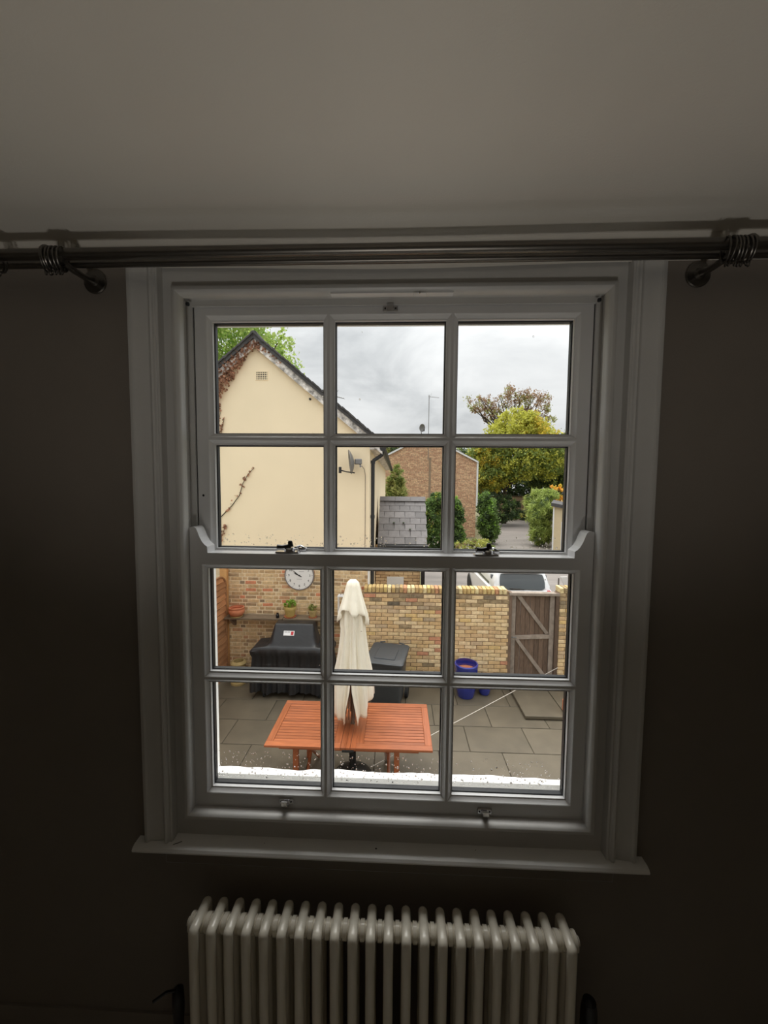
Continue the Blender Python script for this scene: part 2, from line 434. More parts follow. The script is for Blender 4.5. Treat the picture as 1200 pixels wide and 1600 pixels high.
HS = 0.560                       # half width of the sashes
BARX = (-0.1745, 0.1745)
BEAD = [(-0.0015, 0.003), (0.0, 0.0), (0.002, 0.0012), (0.0035, 0.004), (0.008, 0.0075), (0.0105, 0.0105), (0.0135, 0.0110), (0.0135, 0.022), (-0.0015, 0.022)]
def make_sash(name, y0, zb, zt, face_b, face_t, zbar):
    """zb/zt outer bottom/top, face_b/face_t: inner limits of rail faces, zbar: middle glazing bar"""
    S = empty(name, (CX, y0, zb), parent=WIN)
    D = 0.044; fs = 0.033                     # depth, stile face width
    for s in (-1, 1):
        a, b = sorted((CX+s*HS, CX+s*(HS-fs))); MB().box(a, b, y0, y0+D, zb, zt).build('stile', M_SASH, S)
    MB().box(CX-HS+fs, CX+HS-fs, y0, y0+D, face_t, zt).build('top_rail', M_SASH, S)
    MB().box(CX-HS+fs, CX+HS-fs, y0, y0+D, zb, face_b).build('bottom_rail', M_SASH, S)
    w = 0.0028                                 # half width of the flat nose of the bars
    for bx in BARX: MB().box(CX+bx-w, CX+bx+w, y0, y0+D, face_b, face_t).build('glazing_bar', M_SASH, S)
    xs = [CX-HS+fs, CX+BARX[0]-w, CX+BARX[0]+w, CX+BARX[1]-w, CX+BARX[1]+w, CX+HS-fs]
    zs = [face_b, zbar-w, zbar+w, face_t]
    for i in (0, 2, 4): MB().box(xs[i], xs[i+1], y0, y0+D, zbar-w, zbar+w).build('glazing_bar', M_SASH, S)
    panes = []
    for i in (0, 2, 4):
        for k in (0, 2):
            x0, x1, z0, z1 = xs[i], xs[i+1], zs[k], zs[k+1]
            MB().ring(x0, x1, z0, z1, [(d, y0+y) for d, y in BEAD]).build('glazing_bead', M_SASH, S, smooth=25)
            MB().ring(x0, x1, z0, z1, [(0, y0+0.022), (0.0155, y0+0.022), (0.0165, y0+0.023), (0.0165, y0+0.037), (0, y0+0.037)]).build('spacer', M_DARK, S)
            MB().box(x0+0.001, x1-0.001, y0+0.037, y0+0.041, z0+0.001, z1-0.001).build('pane', M_PANE, S)
            MB().ring(x0, x1, z0, z1, [(0, y0+0.041), (0.014, y0+0.041), (0.004, y0+0.05), (0, y0+0.05)]).build('putty_line', M_WHITEEXT, S)
            panes.append((x0, x1, z0, z1, y0+0.0412))
    return S, panes
UP, up_panes = make_sash('upper_sash', 0.0775, 3.566, 4.318, 3.602, 4.2855, 3.937)
LOW, low_panes = make_sash('lower_sash', 0.0235, 2.848, 3.611, 2.898, 3.5785, 3.246)

def horns():
    for s in (-1, 1):
        poly = [(HS, 3.611), (HS, 3.683), (HS-0.006, 3.6845), (HS-0.014, 3.684), (HS-0.019, 3.680), (HS-0.023, 3.671), (HS-0.029, 3.655), (HS-0.036, 3.642), (HS-0.043, 3.634), (HS-0.050, 3.629), (HS-0.0505, 3.611)]
        MB().prism([(CX+s*x, z) for x, z in poly], 'y', 0.0235, 0.0675).build('horn', M_SASH, LOW)
horns()

def fastener(x, z, flip):
    """cam fastener on top of the meeting rail"""
    g = MB(); T = Matrix.Translation((x, 0.046, z)) @ Matrix.Scale(1.2, 4)
    g.cbox(-0.030, 0.026, -0.012, 0.012, 0, 0.004, 0.0015, M=T)
    g.lathe([(0.0125, 0.004), (0.0125, 0.010), (0.010, 0.013), (0.0001, 0.014)], M=T @ Matrix.Translation((0.002, 0, 0)), n=16)
    b = g.build('sash_fastener', M_CHROME, LOW, smooth=30)
    l = MB(); l.tube([T @ Vector(p) for p in ((0.010, -0.001, 0.020), (-0.002, -0.003, 0.0165), (-0.014, -0.006, 0.0145), (-0.026, -0.008, 0.0155))], [0.0058, 0.0052, 0.0055, 0.0068], 8)
    l.lathe([(0.0001, -0.006), (0.0055, -0.003), (0.006, 0.001), (0.004, 0.0055), (0.0001, 0.0065)], M=T @ Matrix.Translation((0.004, -0.002, 0.0235)), n=10)
    l.build('lever', M_BLACK, b, smooth=True)
    k = MB(); k.cbox(0.016, 0.036, 0.020, 0.034, 0.0, 0.009, 0.002, M=T); k.tube([T @ Vector(p) for p in ((0.012, 0.026, 0.010), (0.022, 0.026, 0.013), (0.032, 0.026, 0.008))], 0.003, 6)
    k.build('keeper', M_CHROME, b)
fastener(-0.2785, 3.611, 1); fastener(0.282, 3.611, 1)

def sash_lift(x, z, y0, parent, up):
    """hooked finger lift screwed to a rail; up=1 hook opens upwards"""
    b = MB().cbox(x-0.021, x+0.021, y0-0.004, y0, z-0.0085, z+0.0085, 0.002).build('lift_plate', M_CHROME, parent)
    for s in (-1, 1):
        MB().lathe([(0.0026, 0), (0.0022, 0.0012), (0.0001, 0.0014)], M=Matrix.Translation((x+s*0.0145, y0-0.004, z)) @ Matrix.Rotation(R(90), 4, 'X'), n=8).build('screw', M_BLACK, b)
    hk = MB(); pr = [(-0.004, -0.006), (-0.012, -0.004), (-0.0185, 0.003), (-0.019, 0.010), (-0.023, 0.016), (-0.026, 0.017), (-0.0235, 0.008), (-0.0225, 0.001), (-0.015, -0.0075), (-0.004, -0.0095)]
    hk.prism([(y0+y, z+up*q) for y, q in pr], 'x', x-0.0085, x+0.0085); hk.build('lift_hook', M_CHROME, b, smooth=30)
sash_lift(-0.285, 2.884, 0.0235, LOW, 1); sash_lift(0.2885, 2.876, 0.0235, LOW, 1)
sash_lift(0.005, 4.2985, 0.0775, UP, -1)
MB().lathe([(0.0035, 0), (0.003, 0.001), (0.0001, 0.001)], M=Matrix.Translation((CX-0.545, 0.0775, 3.772)) @ Matrix.Rotation(R(90), 4, 'X'), n=10).build('restrictor_hole', M_BLACK, UP)

def sill_specks():
    for (x, y, r, lab) in ((-0.02, -0.012, 0.0022, 'largest dark speck, at the middle of the white window board'), (-0.34, -0.01, 0.001, 'tiny dark speck on the window board left of the middle'), (0.26, -0.004, 0.001, 'tiny dark speck on the window board right of the middle')):
        o = MB().lathe([(0.0001, 0), (r, 0.0004), (r*0.7, 0.0014), (0.0001, 0.0018)], (x, y, 2.7812), 7, sx=1.3).build('dirt_speck', M_BLACK)
        tag(o, lab, 'speck', 'specks on the window board')
    o = MB().tube([(-0.598, -0.0245, 2.7797), (-0.592, -0.021, 2.7803), (-0.588, -0.020, 2.7805), (-0.578, -0.0145, 2.7812)], 0.0009, 5).build('dirt_fibre', M_BLACK)
    tag(o, 'short dark fibre on the window board near the left architrave', 'fibre')
sill_specks()

# ---------------------------------------------------------------- outside of the opening: painted sill and reveals
def outer_sill():
    mb = MB(); n = 70; P = []
    for (y, z) in ((0.118, 2.815), (0.16, 2.802), (0.25, 2.768), (0.325, 2.740), (0.345, 2.731), (0.349, 2.72), (0.345, 2.62)):
        row = []
        for i in range(n+1):
            x = CX-0.66+1.32*i/n
            w = noise.noise((x*9, y*5, 1.3)); w2 = noise.noise((x*30, y*20, 4.3))
            row.append((x, y+(0.006*w+0.003*w2 if y > 0.3 else 0), z+0.0025*w+0.001*w2))
        P.append(row)
    mb.grid(P)
    mb.box(CX-0.64, CX+0.64, 0.125, 0.30, 2.60, 2.74)
    tag(mb.build('trim_2', M_WHITEEXT, smooth=True), 'white painted sloping stone sill outside the window', 'sill', kind='structure')
outer_sill()
def outer_reveal(s):
    mb = MB(); n = 90; P = []
    for (y, d) in ((0.14, 0.0), (0.2, 0.001), (0.29, 0.002), (0.325, 0.004), (0.340, 0.009), (0.345, 0.018)):
        row = []
        for k in range(n+1):
            z = 2.72+1.69*k/n
            w = noise.noise((z*7+s*5, y*3, 2.1)); w2 = noise.noise((z*22, y*9, 7.7+s))
            amp = 0.02 if s < 0 else 0.004
            row.append((CX+s*(0.6405+d-(amp*w+0.35*amp*w2)*(y-0.14)/0.2), y, z))
        P.append(row)
    mb.grid(P)
    o = mb.build('trim_3' if s < 0 else 'trim_4', M_WHITEEXT, smooth=True)
    tag(o, 'rough white painted outer reveal '+('beside the wooden fence' if s < 0 else 'beside the garden gate'), 'reveal', kind='structure')
outer_reveal(-1); outer_reveal(1)

def raindrops():
    """drops clinging to the outside of the panes, denser towards the bottom of each sash"""
    mb = MB()
    def drop(x, y, z, r):
        n = 7; vs_ = []; fs = []
        for (q, h) in ((1.0, 0.0), (0.86, 0.32), (0.5, 0.52)):
            for k in range(n):
                a = 2*math.pi*k/n; vs_.append((x+r*q*math.cos(a), y+r*h, z+r*q*math.sin(a)*1.15))
        vs_.append((x, y+r*0.6, z))
        for i in range(2):
            for k in range(n): fs.append((i*n+k, i*n+(k+1) % n, (i+1)*n+(k+1) % n, (i+1)*n+k))
        for k in range(n): fs.append((2*n+k, 2*n+(k+1) % n, 3*n))
        fs.append(tuple(range(n))[::-1]); mb.add(vs_, fs)
    rr = random.Random(5)
    for panes, zlow in ((low_panes, 2.915), (up_panes, 3.618)):
        for (x0, x1, z0, z1, y) in panes:
            if z0 > zlow+0.1: cnt = 2; hh = 0.30
            else: cnt = 190 if panes is low_panes else 60; hh = 0.085 if panes is low_panes else 0.032
            for _ in range(cnt):
                u = rr.random()**1.7
                drop(rr.uniform(x0+0.018, x1-0.018), y, z0+0.02+hh*u, rr.choice((0.0009, 0.0012, 0.0015, 0.0019, 0.0026)))
    tag(mb.build('raindrops', M_WATER, smooth=True), 'raindrops clinging to the outside of the window panes', 'raindrops', kind='stuff')
raindrops()

# ---------------------------------------------------------------- curtain poles, brackets and rings
ORD = ('first', 'second', 'third', 'fourth', 'fifth', 'sixth', 'seventh')
def curtain_poles():
    ZR = 4.351
    p = empty('curtain_pole', (0, -0.1, ZR), 'double brushed nickel curtain pole on two wall brackets above the window', 'curtain pole')
    MB().tube([(-1.02, -0.105, ZR-0.001), (1.02, -0.105, ZR+0.001)], 0.0125, 16).build('front_rod', M_NICKEL, p, smooth=True)
    MB().tube([(-1.02, -0.055, ZR+0.004), (1.02, -0.055, ZR+0.006)], 0.009, 12).build('rear_rod', M_NICKEL, p, smooth=True)
    for s in (-1, 1):
        prof = [(0.0001, 0), (0.015, 0.0), (0.017, 0.006), (0.012, 0.010), (0.010, 0.016), (0.018, 0.026), (0.026, 0.040), (0.027, 0.052), (0.020, 0.066), (0.0001, 0.072)]
        MB().lathe(prof, M=Matrix.Translation((s*1.02, -0.105, ZR)) @ Matrix.Rotation(R(90)*s, 4, 'Y'), n=18).build('finial', M_NICKEL, p, smooth=True)
        xb = s*0.779
        b = MB().lathe([(0.030, 0), (0.031, 0.003), (0.029, 0.006), (0.014, 0.008), (0.010, 0.016)], M=Matrix.Translation((xb, 0, ZR-0.012)) @ Matrix.Rotation(R(90), 4, 'X'), n=24).build('bracket', M_NICKEL, p, smooth=True)
        MB().tube([(xb, -0.012, ZR-0.012), (xb, -0.035, ZR-0.018), (xb, -0.07, ZR-0.020), (xb, -0.10, ZR-0.018)], [0.0105, 0.008, 0.0075, 0.0075], 10).build('bracket_arm', M_NICKEL, b, smooth=True)
        MB().tube([(xb-0.008, -0.105, ZR-0.014), (xb+0.008, -0.105, ZR-0.014)], 0.010, 10).build('bracket_cup', M_NICKEL, b)
        # collar knob beside the rings
        MB().lathe([(0.013, 0), (0.017, 0.003), (0.0195, 0.009), (0.0195, 0.013), (0.017, 0.019), (0.013, 0.022)], M=Matrix.Translation((s*0.812-0.011, -0.105, ZR)) @ Matrix.Rotation(R(90), 4, 'Y'), n=18).build('collar', M_NICKEL, p, smooth=True)
    # rings
    ring = MB(); ring.tube([(0, 0.026*math.sin(2*math.pi*k/28), 0.026*math.cos(2*math.pi*k/28)) for k in range(28)], 0.0022, 8, closed=True)
    eye = MB(); eye.tube([(0, 0.005*math.sin(2*math.pi*k/12), -0.031+0.005*math.cos(2*math.pi*k/12)) for k in range(12)], 0.0012, 6, closed=True)
    rm = ring.mesh('curtain_ring', M_NICKEL, True); em = eye.mesh('eyelet', M_NICKEL, True)
    groups = ((-0.776, 6, -1, 'at the left-hand bracket', 'curtain rings bunched at the left bracket'), (0.762, 7, 1, 'at the right-hand bracket', 'curtain rings bunched at the right bracket'),
              (-0.935, 3, -1, 'near the left end of the pole', 'curtain rings at the left pole end'))
    for (x, n, s, where, grp) in groups:
        for i in range(n):
            r_ = link('curtain_ring', rm, None, (x+s*i*0.0085, -0.105, ZR-0.0125))
            r_.rotation_euler = (R(random.uniform(-5, 5)), R(s*random.uniform(-6, 4)), R(-s*random.uniform(10, 20)))
            LOCAL.add(r_.name); link('eyelet', em, r_)
            tag(r_, ORD[i]+' thin curtain ring '+where+', counted from the window', 'curtain ring', grp)
curtain_poles()

# ---------------------------------------------------------------- column radiator
def radiator():
    ZT, ZB = 2.661, 2.12; yf, yb = -0.140, -0.040; ym = (yf+yb)/2; pitch = 0.046; n = 22; x0 = -0.004-pitch*(n-1)/2
    rad = empty('radiator', (-0.004, ym, FL), 'cream enamelled steel column radiator with twenty-two sections under the sill', 'radiator')
    r = 0.0125; sec = MB(); cr = 0.016
    def loop():
        pts = []
        A = [(yf+r, ZB+r, 180, 270), (yb-r, ZB+r, 270, 360), (yb-r, ZT-r, 0, 90), (yf+r, ZT-r, 90, 180)]
        for (y, z, a0, a1) in A:
            cyy = y+(cr-0 if a0 in (180, 90) else -cr)*0.35; czz = z+(cr if a0 in (180, 270) else -cr)*0.35
            for k in range(4):
                a = R(a0+(a1-a0)*k/3); pts.append((0, cyy+cr*0.35*math.cos(a), czz+cr*0.35*math.sin(a)))
        return pts
    sec.tube(loop(), r, 12, closed=True, sx=0.9)
    sec.tube([(0, ym, ZB+0.01), (0, ym, ZT-0.02)], r*0.95, 10)
    sm = sec.mesh('section', M_RAD, 50); recalc(sm)
    hub = MB(); hub.lathe([(0.019, 0.0), (0.021, 0.002), (0.021, 0.008), (0.0185, 0.0095), (0.0185, 0.011), (0.022, 0.0125), (0.022, 0.0225), (0.0185, 0.024), (0.0185, 0.0255), (0.021, 0.027), (0.021, 0.033), (0.019, 0.035)], M=Matrix.Rotation(R(90), 4, 'Y'), n=20)
    hm = hub.mesh('connector', M_RAD, True)
    for i in range(n):
        s_ = link('section', sm, rad, (x0+i*pitch, 0, 0))
        if i < n-1:
            for z in (ZT-0.032, ZB+0.035): link('connector', hm, rad, (x0+i*pitch+0.0055, ym, z))
    for s in (-1, 1):
        xe = x0 if s < 0 else x0+(n-1)*pitch
        for z in (ZT-0.032, ZB+0.035):
            cap = MB(); cap.lathe([(0.019, 0.006), (0.021, 0.010), (0.021, 0.015), (0.0185, 0.017), (0.022, 0.019), (0.022, 0.025), (0.016, 0.028), (0.010, 0.029), (0.010, 0.033), (0.0001, 0.034)], M=Matrix.Translation((xe, ym, z)) @ Matrix.Rotation(R(90)*s, 4, 'Y'), n=20)
            cap.build('end_plug', M_RAD, rad, smooth=True)
    # valves and pipes
    for s in (-1, 1):
        xe = x0 if s < 0 else x0+(n-1)*pitch; xv = xe+s*0.068; zv = ZB+0.035
        v = MB(); v.tube([(xe+s*0.03, ym, zv), (xv, ym, zv)], 0.011, 12); v.tube([(xv, ym, zv-0.03), (xv, ym, zv+0.03)], 0.014, 12)
        vb = v.build('valve_body', M_CHROME, rad, smooth=True)
        hd = MB(); ztop = 0.30 if s < 0 else 0.345
        hd.lathe([(0.014, 0.03), (0.017, 0.034), (0.019, 0.05), (0.0195, 0.09), (0.017, 0.105), (0.011, 0.112), (0.0001, 0.114)], (xv, ym, zv), 16)
        hd.build('valve_head', M_BLACK if s > 0 else M_CHROME, vb, smooth=True)
        MB().tube([(xv, ym, zv-0.03), (xv, ym, FL)], 0.0075, 10).build('pipe', M_NICKEL, rad, smooth=True)
        if s > 0:
            # tall thermostatic head
            MB().lathe([(0.010, 0.1), (0.013, 0.16), (0.018, 0.20), (0.021, 0.235), (0.020, 0.28), (0.016, 0.305), (0.0001, 0.312)], (xv, ym, zv), 16).build('thermostat_head', M_BLACK, vb, smooth=True)
        else:
            hd2 = MB(); hd2.lathe([(0.010, 0.1), (0.012, 0.15), (0.014, 0.19), (0.016, 0.23), (0.014, 0.27), (0.0001, 0.285)], (xv, ym, zv), 16)
            hd2.tube([(xv, ym, zv+0.27), (xv-0.02, ym-0.02, zv+0.29), (xv-0.05, ym-0.03, zv+0.275)], 0.004, 6)
            hd2.build('thermostat_head', M_BLACK, vb, smooth=True)
    for xi in (x0+2*pitch+pitch/2, x0+(n-3)*pitch-pitch/2):
        MB().cbox(xi-0.009, xi+0.009, yf+0.02, yb-0.02, FL, ZB+0.03, 0.003).cbox(xi-0.02, xi+0.02, yf+0.01, yb-0.01, FL, FL+0.012, 0.003).build('foot', M_RAD, rad)
        MB().cbox(xi-0.008, xi+0.008, yb-0.03, -0.001, ZT-0.12, ZT-0.09, 0.002).build('wall_stay', M_RAD, rad)
radiator()

# ---------------------------------------------------------------- outdoor materials
YB = [(0.0, (220, 188, 142)), (0.16, (228, 200, 154)), (0.34, (214, 180, 132)), (0.5, (234, 208, 166)), (0.66, (208, 176, 134)), (0.80, (222, 190, 132)), (0.88, (204, 178, 144)), (0.95, (204, 146, 114)), (0.98, (180, 160, 132))]
M_BRICK = mat('yellow_stock_brick', (190, 160, 110), rough=0.85, var=0.22, scale=16, bump=0.5, bscale=60, ramp=YB)
M_BRICK_I = mat('yellow_stock_brick_mass', (190, 160, 110), rough=0.85, var=0.22, scale=16, bump=0.5, bscale=60, ramp=YB, island=True)
HB = [(0.0, (204, 172, 130)), (0.18, (216, 188, 146)), (0.36, (190, 158, 116)), (0.5, (212, 182, 138)), (0.64, (172, 144, 110)), (0.76, (206, 174, 132)), (0.87, (198, 152, 114)), (0.935, (206, 136, 100)), (0.97, (150, 130, 104))]
M_HBRICK = mat('weathered_house_brick', (176, 145, 104), rough=0.9, var=0.25, scale=18, bump=0.6, bscale=70, ramp=HB)
M_HBRICK_I = mat('weathered_house_brick_mass', (176, 145, 104), rough=0.9, var=0.25, scale=18, bump=0.6, bscale=70, ramp=HB, island=True)
SBR = [(0.0, (208, 176, 136)), (0.2, (220, 190, 148)), (0.4, (202, 170, 130)), (0.55, (214, 184, 144)), (0.7, (196, 164, 126)), (0.85, (222, 194, 152)), (0.95, (190, 152, 118))]
M_SBRICK = mat('shed_brick', (190, 156, 114), rough=0.9, var=0.12, scale=16, ramp=SBR)
CB = [(0.0, (214, 188, 128)), (0.2, (198, 168, 112)), (0.38, (226, 206, 156)), (0.55, (188, 156, 108)), (0.7, (208, 182, 118)), (0.82, (198, 146, 108)), (0.9, (160, 140, 106)), (0.95, (234, 220, 184))]
M_COPING = mat('lichen_coping_brick', (205, 178, 110), rough=0.9, var=0.28, scale=22, bump=0.6, bscale=60, ramp=CB)
SB = [(0.0, (150, 132, 104)), (0.3, (176, 152, 116)), (0.55, (128, 114, 94)), (0.8, (190, 164, 122)), (1.0, (110, 100, 84))]
M_BRICK_ST = mat('stained_brick', (150, 132, 104), rough=0.9, var=0.4, scale=14, bump=0.5, bscale=60, ramp=SB)
M_MORTAR_D = mat('brown_mortar', (146, 124, 98), rough=0.95, var=0.2, scale=20)
M_MORTAR_L = mat('pale_lime_mortar', (232, 212, 178), rough=0.95, var=0.12, scale=14)
M_SLAB = mat('sandstone_paving', (96, 88, 74), rough=0.5, var=0.22, scale=2.4, bump=0.25, bscale=16, rand=0.07, spec=0.4, detail=6)
M_JOINT = mat('paving_joint', (66, 60, 50), rough=0.9, var=0.2, scale=30)
M_TARMAC = mat('wet_tarmac', (124, 117, 112), rough=0.6, var=0.28, scale=1.1, bump=0.3, bscale=30, detail=8, stretch=(0.25, 1.0, 1.0))
M_GROUND = mat('drive_verge', (112, 108, 78), rough=0.9, var=0.25, scale=1.2, detail=8)
M_RENDER = mat('cream_render', (253, 234, 200), rough=0.85, var=0.03, scale=1.4, bump=0.08, bscale=40, detail=7)
M_BARGE = mat('peeling_white_board', (206, 200, 194), rough=0.8, var=0.85, scale=13, detail=8)
M_TILE = mat('dark_roof_tile', (74, 72, 72), rough=0.8, var=0.35, scale=12, rand=0.15)
M_SLATE = mat('grey_slate', (108, 104, 104), rough=0.6, var=0.18, scale=10, rand=0.24, detail=6)
M_IRON = mat('black_iron', (34, 33, 34), rough=0.5, var=0.2, scale=12)
M_OLDWOOD = mat('weathered_gate_wood', (112, 92, 77), rough=0.85, var=0.4, scale=9, stretch=(9, 9, 1.0), rand=0.2, bump=0.4, bscale=25, detail=6)
M_GREYWOOD = mat('silvered_wood', (152, 139, 127), rough=0.85, var=0.3, scale=10, rand=0.1, bump=0.3, bscale=30, detail=6)
M_FENCE = mat('brown_fence_board', (172, 122, 82), rough=0.8, var=0.3, scale=6, stretch=(4, 0.6, 6), rand=0.3, detail=6)
M_POSTWOOD = mat('orange_post_wood', (196, 146, 92), rough=0.8, var=0.15, scale=8)
M_TEAK = mat('oiled_teak', (152, 88, 56), rough=0.24, var=0.24, scale=5, stretch=(1.0, 9, 9), rand=0.16, spec=0.5, detail=6)
M_TEAKY = mat('oiled_teak_crosswise', (150, 86, 54), rough=0.24, var=0.24, scale=5, stretch=(9, 1.0, 9), rand=0.14, spec=0.5, detail=6)
M_TERRA = mat('terracotta', (196, 122, 86), rough=0.8, var=0.14, scale=14)
M_OCHRE = mat('ochre_glazed_pot', (188, 164, 98), rough=0.55, var=0.12, scale=12)
M_CHIM = mat('buff_clay', (172, 150, 100), rough=0.8, var=0.2, scale=12)
M_BLUE = mat('cobalt_glaze', (42, 52, 138), rough=0.15, var=0.14, scale=8, coat=0.5)
M_COVER = mat('black_bbq_cover', (38, 38, 40), rough=0.38, var=0.12, scale=10, bump=0.25, bscale=18)
M_BIN = mat('charcoal_bin_plastic', (62, 65, 68), rough=0.45, var=0.08, scale=8)
M_CANVAS = mat('cream_canvas', (240, 233, 216), rough=0.85, var=0.05, scale=10, bump=0.15, bscale=150)
M_SHELF = mat('old_shelf_board', (120, 104, 84), rough=0.85, var=0.3, scale=7, stretch=(1, 8, 8), detail=6)
M_CLOCKW = mat('clock_face_white', (232, 230, 226), rough=0.4, var=0.01)
M_CLOCKR = mat('grey_clock_rim', (128, 122, 120), rough=0.4, var=0.05)
M_INK = mat('black_ink', (40, 38, 38), rough=0.6, var=0.02)
M_RED = mat('signal_red', (186, 36, 44), rough=0.35, var=0.04)
M_WHITEP = mat('plain_white', (232, 232, 232), rough=0.5, var=0.02)
M_GREYP = mat('pale_grey_panel', (206, 203, 203), rough=0.5, var=0.03)
M_CARW = mat('white_car_paint', (238, 240, 241), rough=0.25, var=0.01, coat=0.8)
M_CARG = mat('tinted_car_glass', (70, 76, 78), rough=0.08, var=0.05, scale=3, spec=0.8)
M_TYRE = mat('black_rubber', (30, 30, 31), rough=0.8, var=0.05)
M_GREYMET = mat('grey_metal', (132, 130, 128), rough=0.5, var=0.08, metal=0.4)
M_FARWALL = mat('far_garden_wall', (156, 134, 112), rough=0.9, var=0.2, scale=3, detail=7)
M_GARAGE = mat('cream_garage_wall', (214, 196, 160), rough=0.85, var=0.06, scale=2)
M_BARK = mat('brown_bark', (72, 60, 48), rough=0.9, var=0.3, scale=8)
M_WIRE = mat('white_line', (214, 206, 196), rough=0.6, var=0.02)
def leaf(name, c, var=0.3, island=True):
    return mat(name, c, rough=0.55, var=0.1, scale=0.6, rand=var, island=island, transl=0.45, spec=0.3)
L_BRIGHT = leaf('yellow_green_leaf', (198, 198, 92)); L_GOLD = leaf('golden_leaf', (216, 192, 80)); L_MID = leaf('mid_green_leaf', (134, 150, 80)); L_DARK = leaf('dark_green_leaf', (80, 98, 66))
L_FRESH = leaf('fresh_green_leaf', (144, 181, 83)); L_OLIVE = leaf('olive_leaf', (164, 166, 100)); L_RUST = leaf('rust_leaf', (160, 130, 100)); L_DRY = leaf('dry_vine_leaf', (176, 134, 110), 0.5)
L_LAUREL = leaf('laurel_leaf', (116, 142, 80)); L_ORANGE = leaf('orange_leaf', (245, 200, 93)); L_SUCC = leaf('succulent_leaf', (156, 188, 83)); L_TREE = leaf('ash_green_leaf', (186, 205, 120))
L_PALE = leaf('pale_grass_leaf', (191, 193, 110)); L_BAMBOO = leaf('bamboo_leaf', (178, 193, 110))

def far_brick_mat():
    m = bpy.data.materials.new('red_brown_house_brick'); m.use_nodes = True; nt = m.node_tree; N = nt.nodes; L = nt.links
    bs = N['Principled BSDF']; bs.inputs['Roughness'].default_value = 0.9
    tc = N.new('ShaderNodeTexCoord'); mp = N.new('ShaderNodeMapping'); mp.inputs['Rotation'].default_value = (R(90), 0, 0); mp.inputs['Scale'].default_value = (1, 1, 1)
    L.new(tc.outputs['Object'], mp.inputs['Vector'])
    br = N.new('ShaderNodeTexBrick'); br.inputs['Scale'].default_value = 1.0; br.inputs['Brick Width'].default_value = 0.30; br.inputs['Row Height'].default_value = 0.11
    br.inputs['Mortar Size'].default_value = 0.012; br.inputs['Color1'].default_value = (*lin((188, 142, 112)), 1); br.inputs['Color2'].default_value = (*lin((224, 186, 148)), 1)
    br.inputs['Mortar'].default_value = (*lin((178, 152, 130)), 1); br.inputs['Bias'].default_value = -0.1
    L.new(mp.outputs['Vector'], br.inputs['Vector'])
    no = N.new('ShaderNodeTexNoise'); no.inputs['Scale'].default_value = 9.0; no.inputs['Detail'].default_value = 3; L.new(tc.outputs['Object'], no.inputs['Vector'])
    mr = N.new('ShaderNodeMapRange'); mr.inputs['From Min'].default_value = 0.35; mr.inputs['From Max'].default_value = 0.65; mr.inputs['To Min'].default_value = 0.72; mr.inputs['To Max'].default_value = 1.3
    L.new(no.outputs['Fac'], mr.inputs['Value'])
    vm = N.new('ShaderNodeVectorMath'); vm.operation = 'SCALE'; L.new(br.outputs['Color'], vm.inputs[0]); L.new(mr.outputs['Result'], vm.inputs['Scale'])
    L.new(vm.outputs['Vector'], bs.inputs['Base Color'])
    return m
M_FARBRICK = far_brick_mat()

# ---------------------------------------------------------------- ground and patio
def ground():
    mb = MB(); mb.box(-60, 60, -8, 120, -0.4, -0.03)
    tag(mb.build('ground', M_GROUND), 'ground with grass and soil beyond the garden wall', 'ground', kind='structure')
    # tarmac yard behind the wall narrowing to the drive
    poly = [(-0.2, 6.4), (12, 6.4), (12.5, 20), (12.6, 31), (16.5, 46), (12.4, 46), (9.0, 34), (6.2, 25.5), (5.0, 18), (1.2, 18), (0.9, 9), (-0.2, 9)]
    o = MB().prism(poly, 'z', -0.06, -0.012).build('driveway', M_TARMAC)
    tag(o, 'grey weathered tarmac yard and drive behind the garden wall', 'driveway', kind='structure')
ground()

def patio():
    P = empty('patio', (0, 3, 0), 'wet sandstone slab patio below the window', 'patio', kind='structure')
    MB().box(-3.5, 5.05, 0.34, 6.45, -0.25, -0.012).build('mortar_bed', M_JOINT, P)
    rows = [5.515-0.595*k for k in range(-1, 9)]
    px = 0.9125
    mesh = {}
    for ri, y0 in enumerate(rows):
        off = 1.11 if (round((y0-5.515)/0.595)) % 2 == 0 else 1.5625
        y1 = min(y0+0.595, 6.2)
        for k in range(-6, 6):
            x0 = off+k*px; x1 = x0+px
            a, b = max(x0, -3.45), min(x1, 5.0)
            if b-a < 0.05: continue
            key = (round(b-a, 3), round(y1-y0, 3))
            if key not in mesh:
                w, d = (b-a)/2-0.005, (y1-y0)/2-0.005
                mesh[key] = MB().cbox(-w, w, -d, d, -0.03, 0.0, 0.004).mesh('paving_slab', M_SLAB)
            link('paving_slab', mesh[key], P, ((a+b)/2, (y0+y1)/2, random.uniform(-0.003, 0.0)))
patio()

def stone_step():
    s = empty('stone_step', (2.7, 5.6, 0), 'raised grey stone step in front of the wooden gate', 'step')
    MB().cbox(2.16, 2.83, 5.14, 6.08, 0.012, 0.065, 0.006).build('slab', M_SLAB, s); MB().cbox(2.842, 3.30, 5.14, 6.08, 0.012, 0.065, 0.006).build('slab', M_SLAB, s)
    MB().box(2.19, 3.28, 5.17, 6.07, -0.01, 0.013).build('riser', M_JOINT, s)
stone_step()

# ---------------------------------------------------------------- brick walls
def brick_mesh(name, l, h, d, m, seed):
    rr = random.Random(seed); mb = MB().cbox(-l/2, l/2, 0, d, -h/2, h/2, 0.005)
    mb.v = [(x+rr.uniform(-.0022, .0022), y+rr.uniform(-.002, .002), z+rr.uniform(-.0018, .0018)) for x, y, z in mb.v]
    return mb.mesh(name, m)

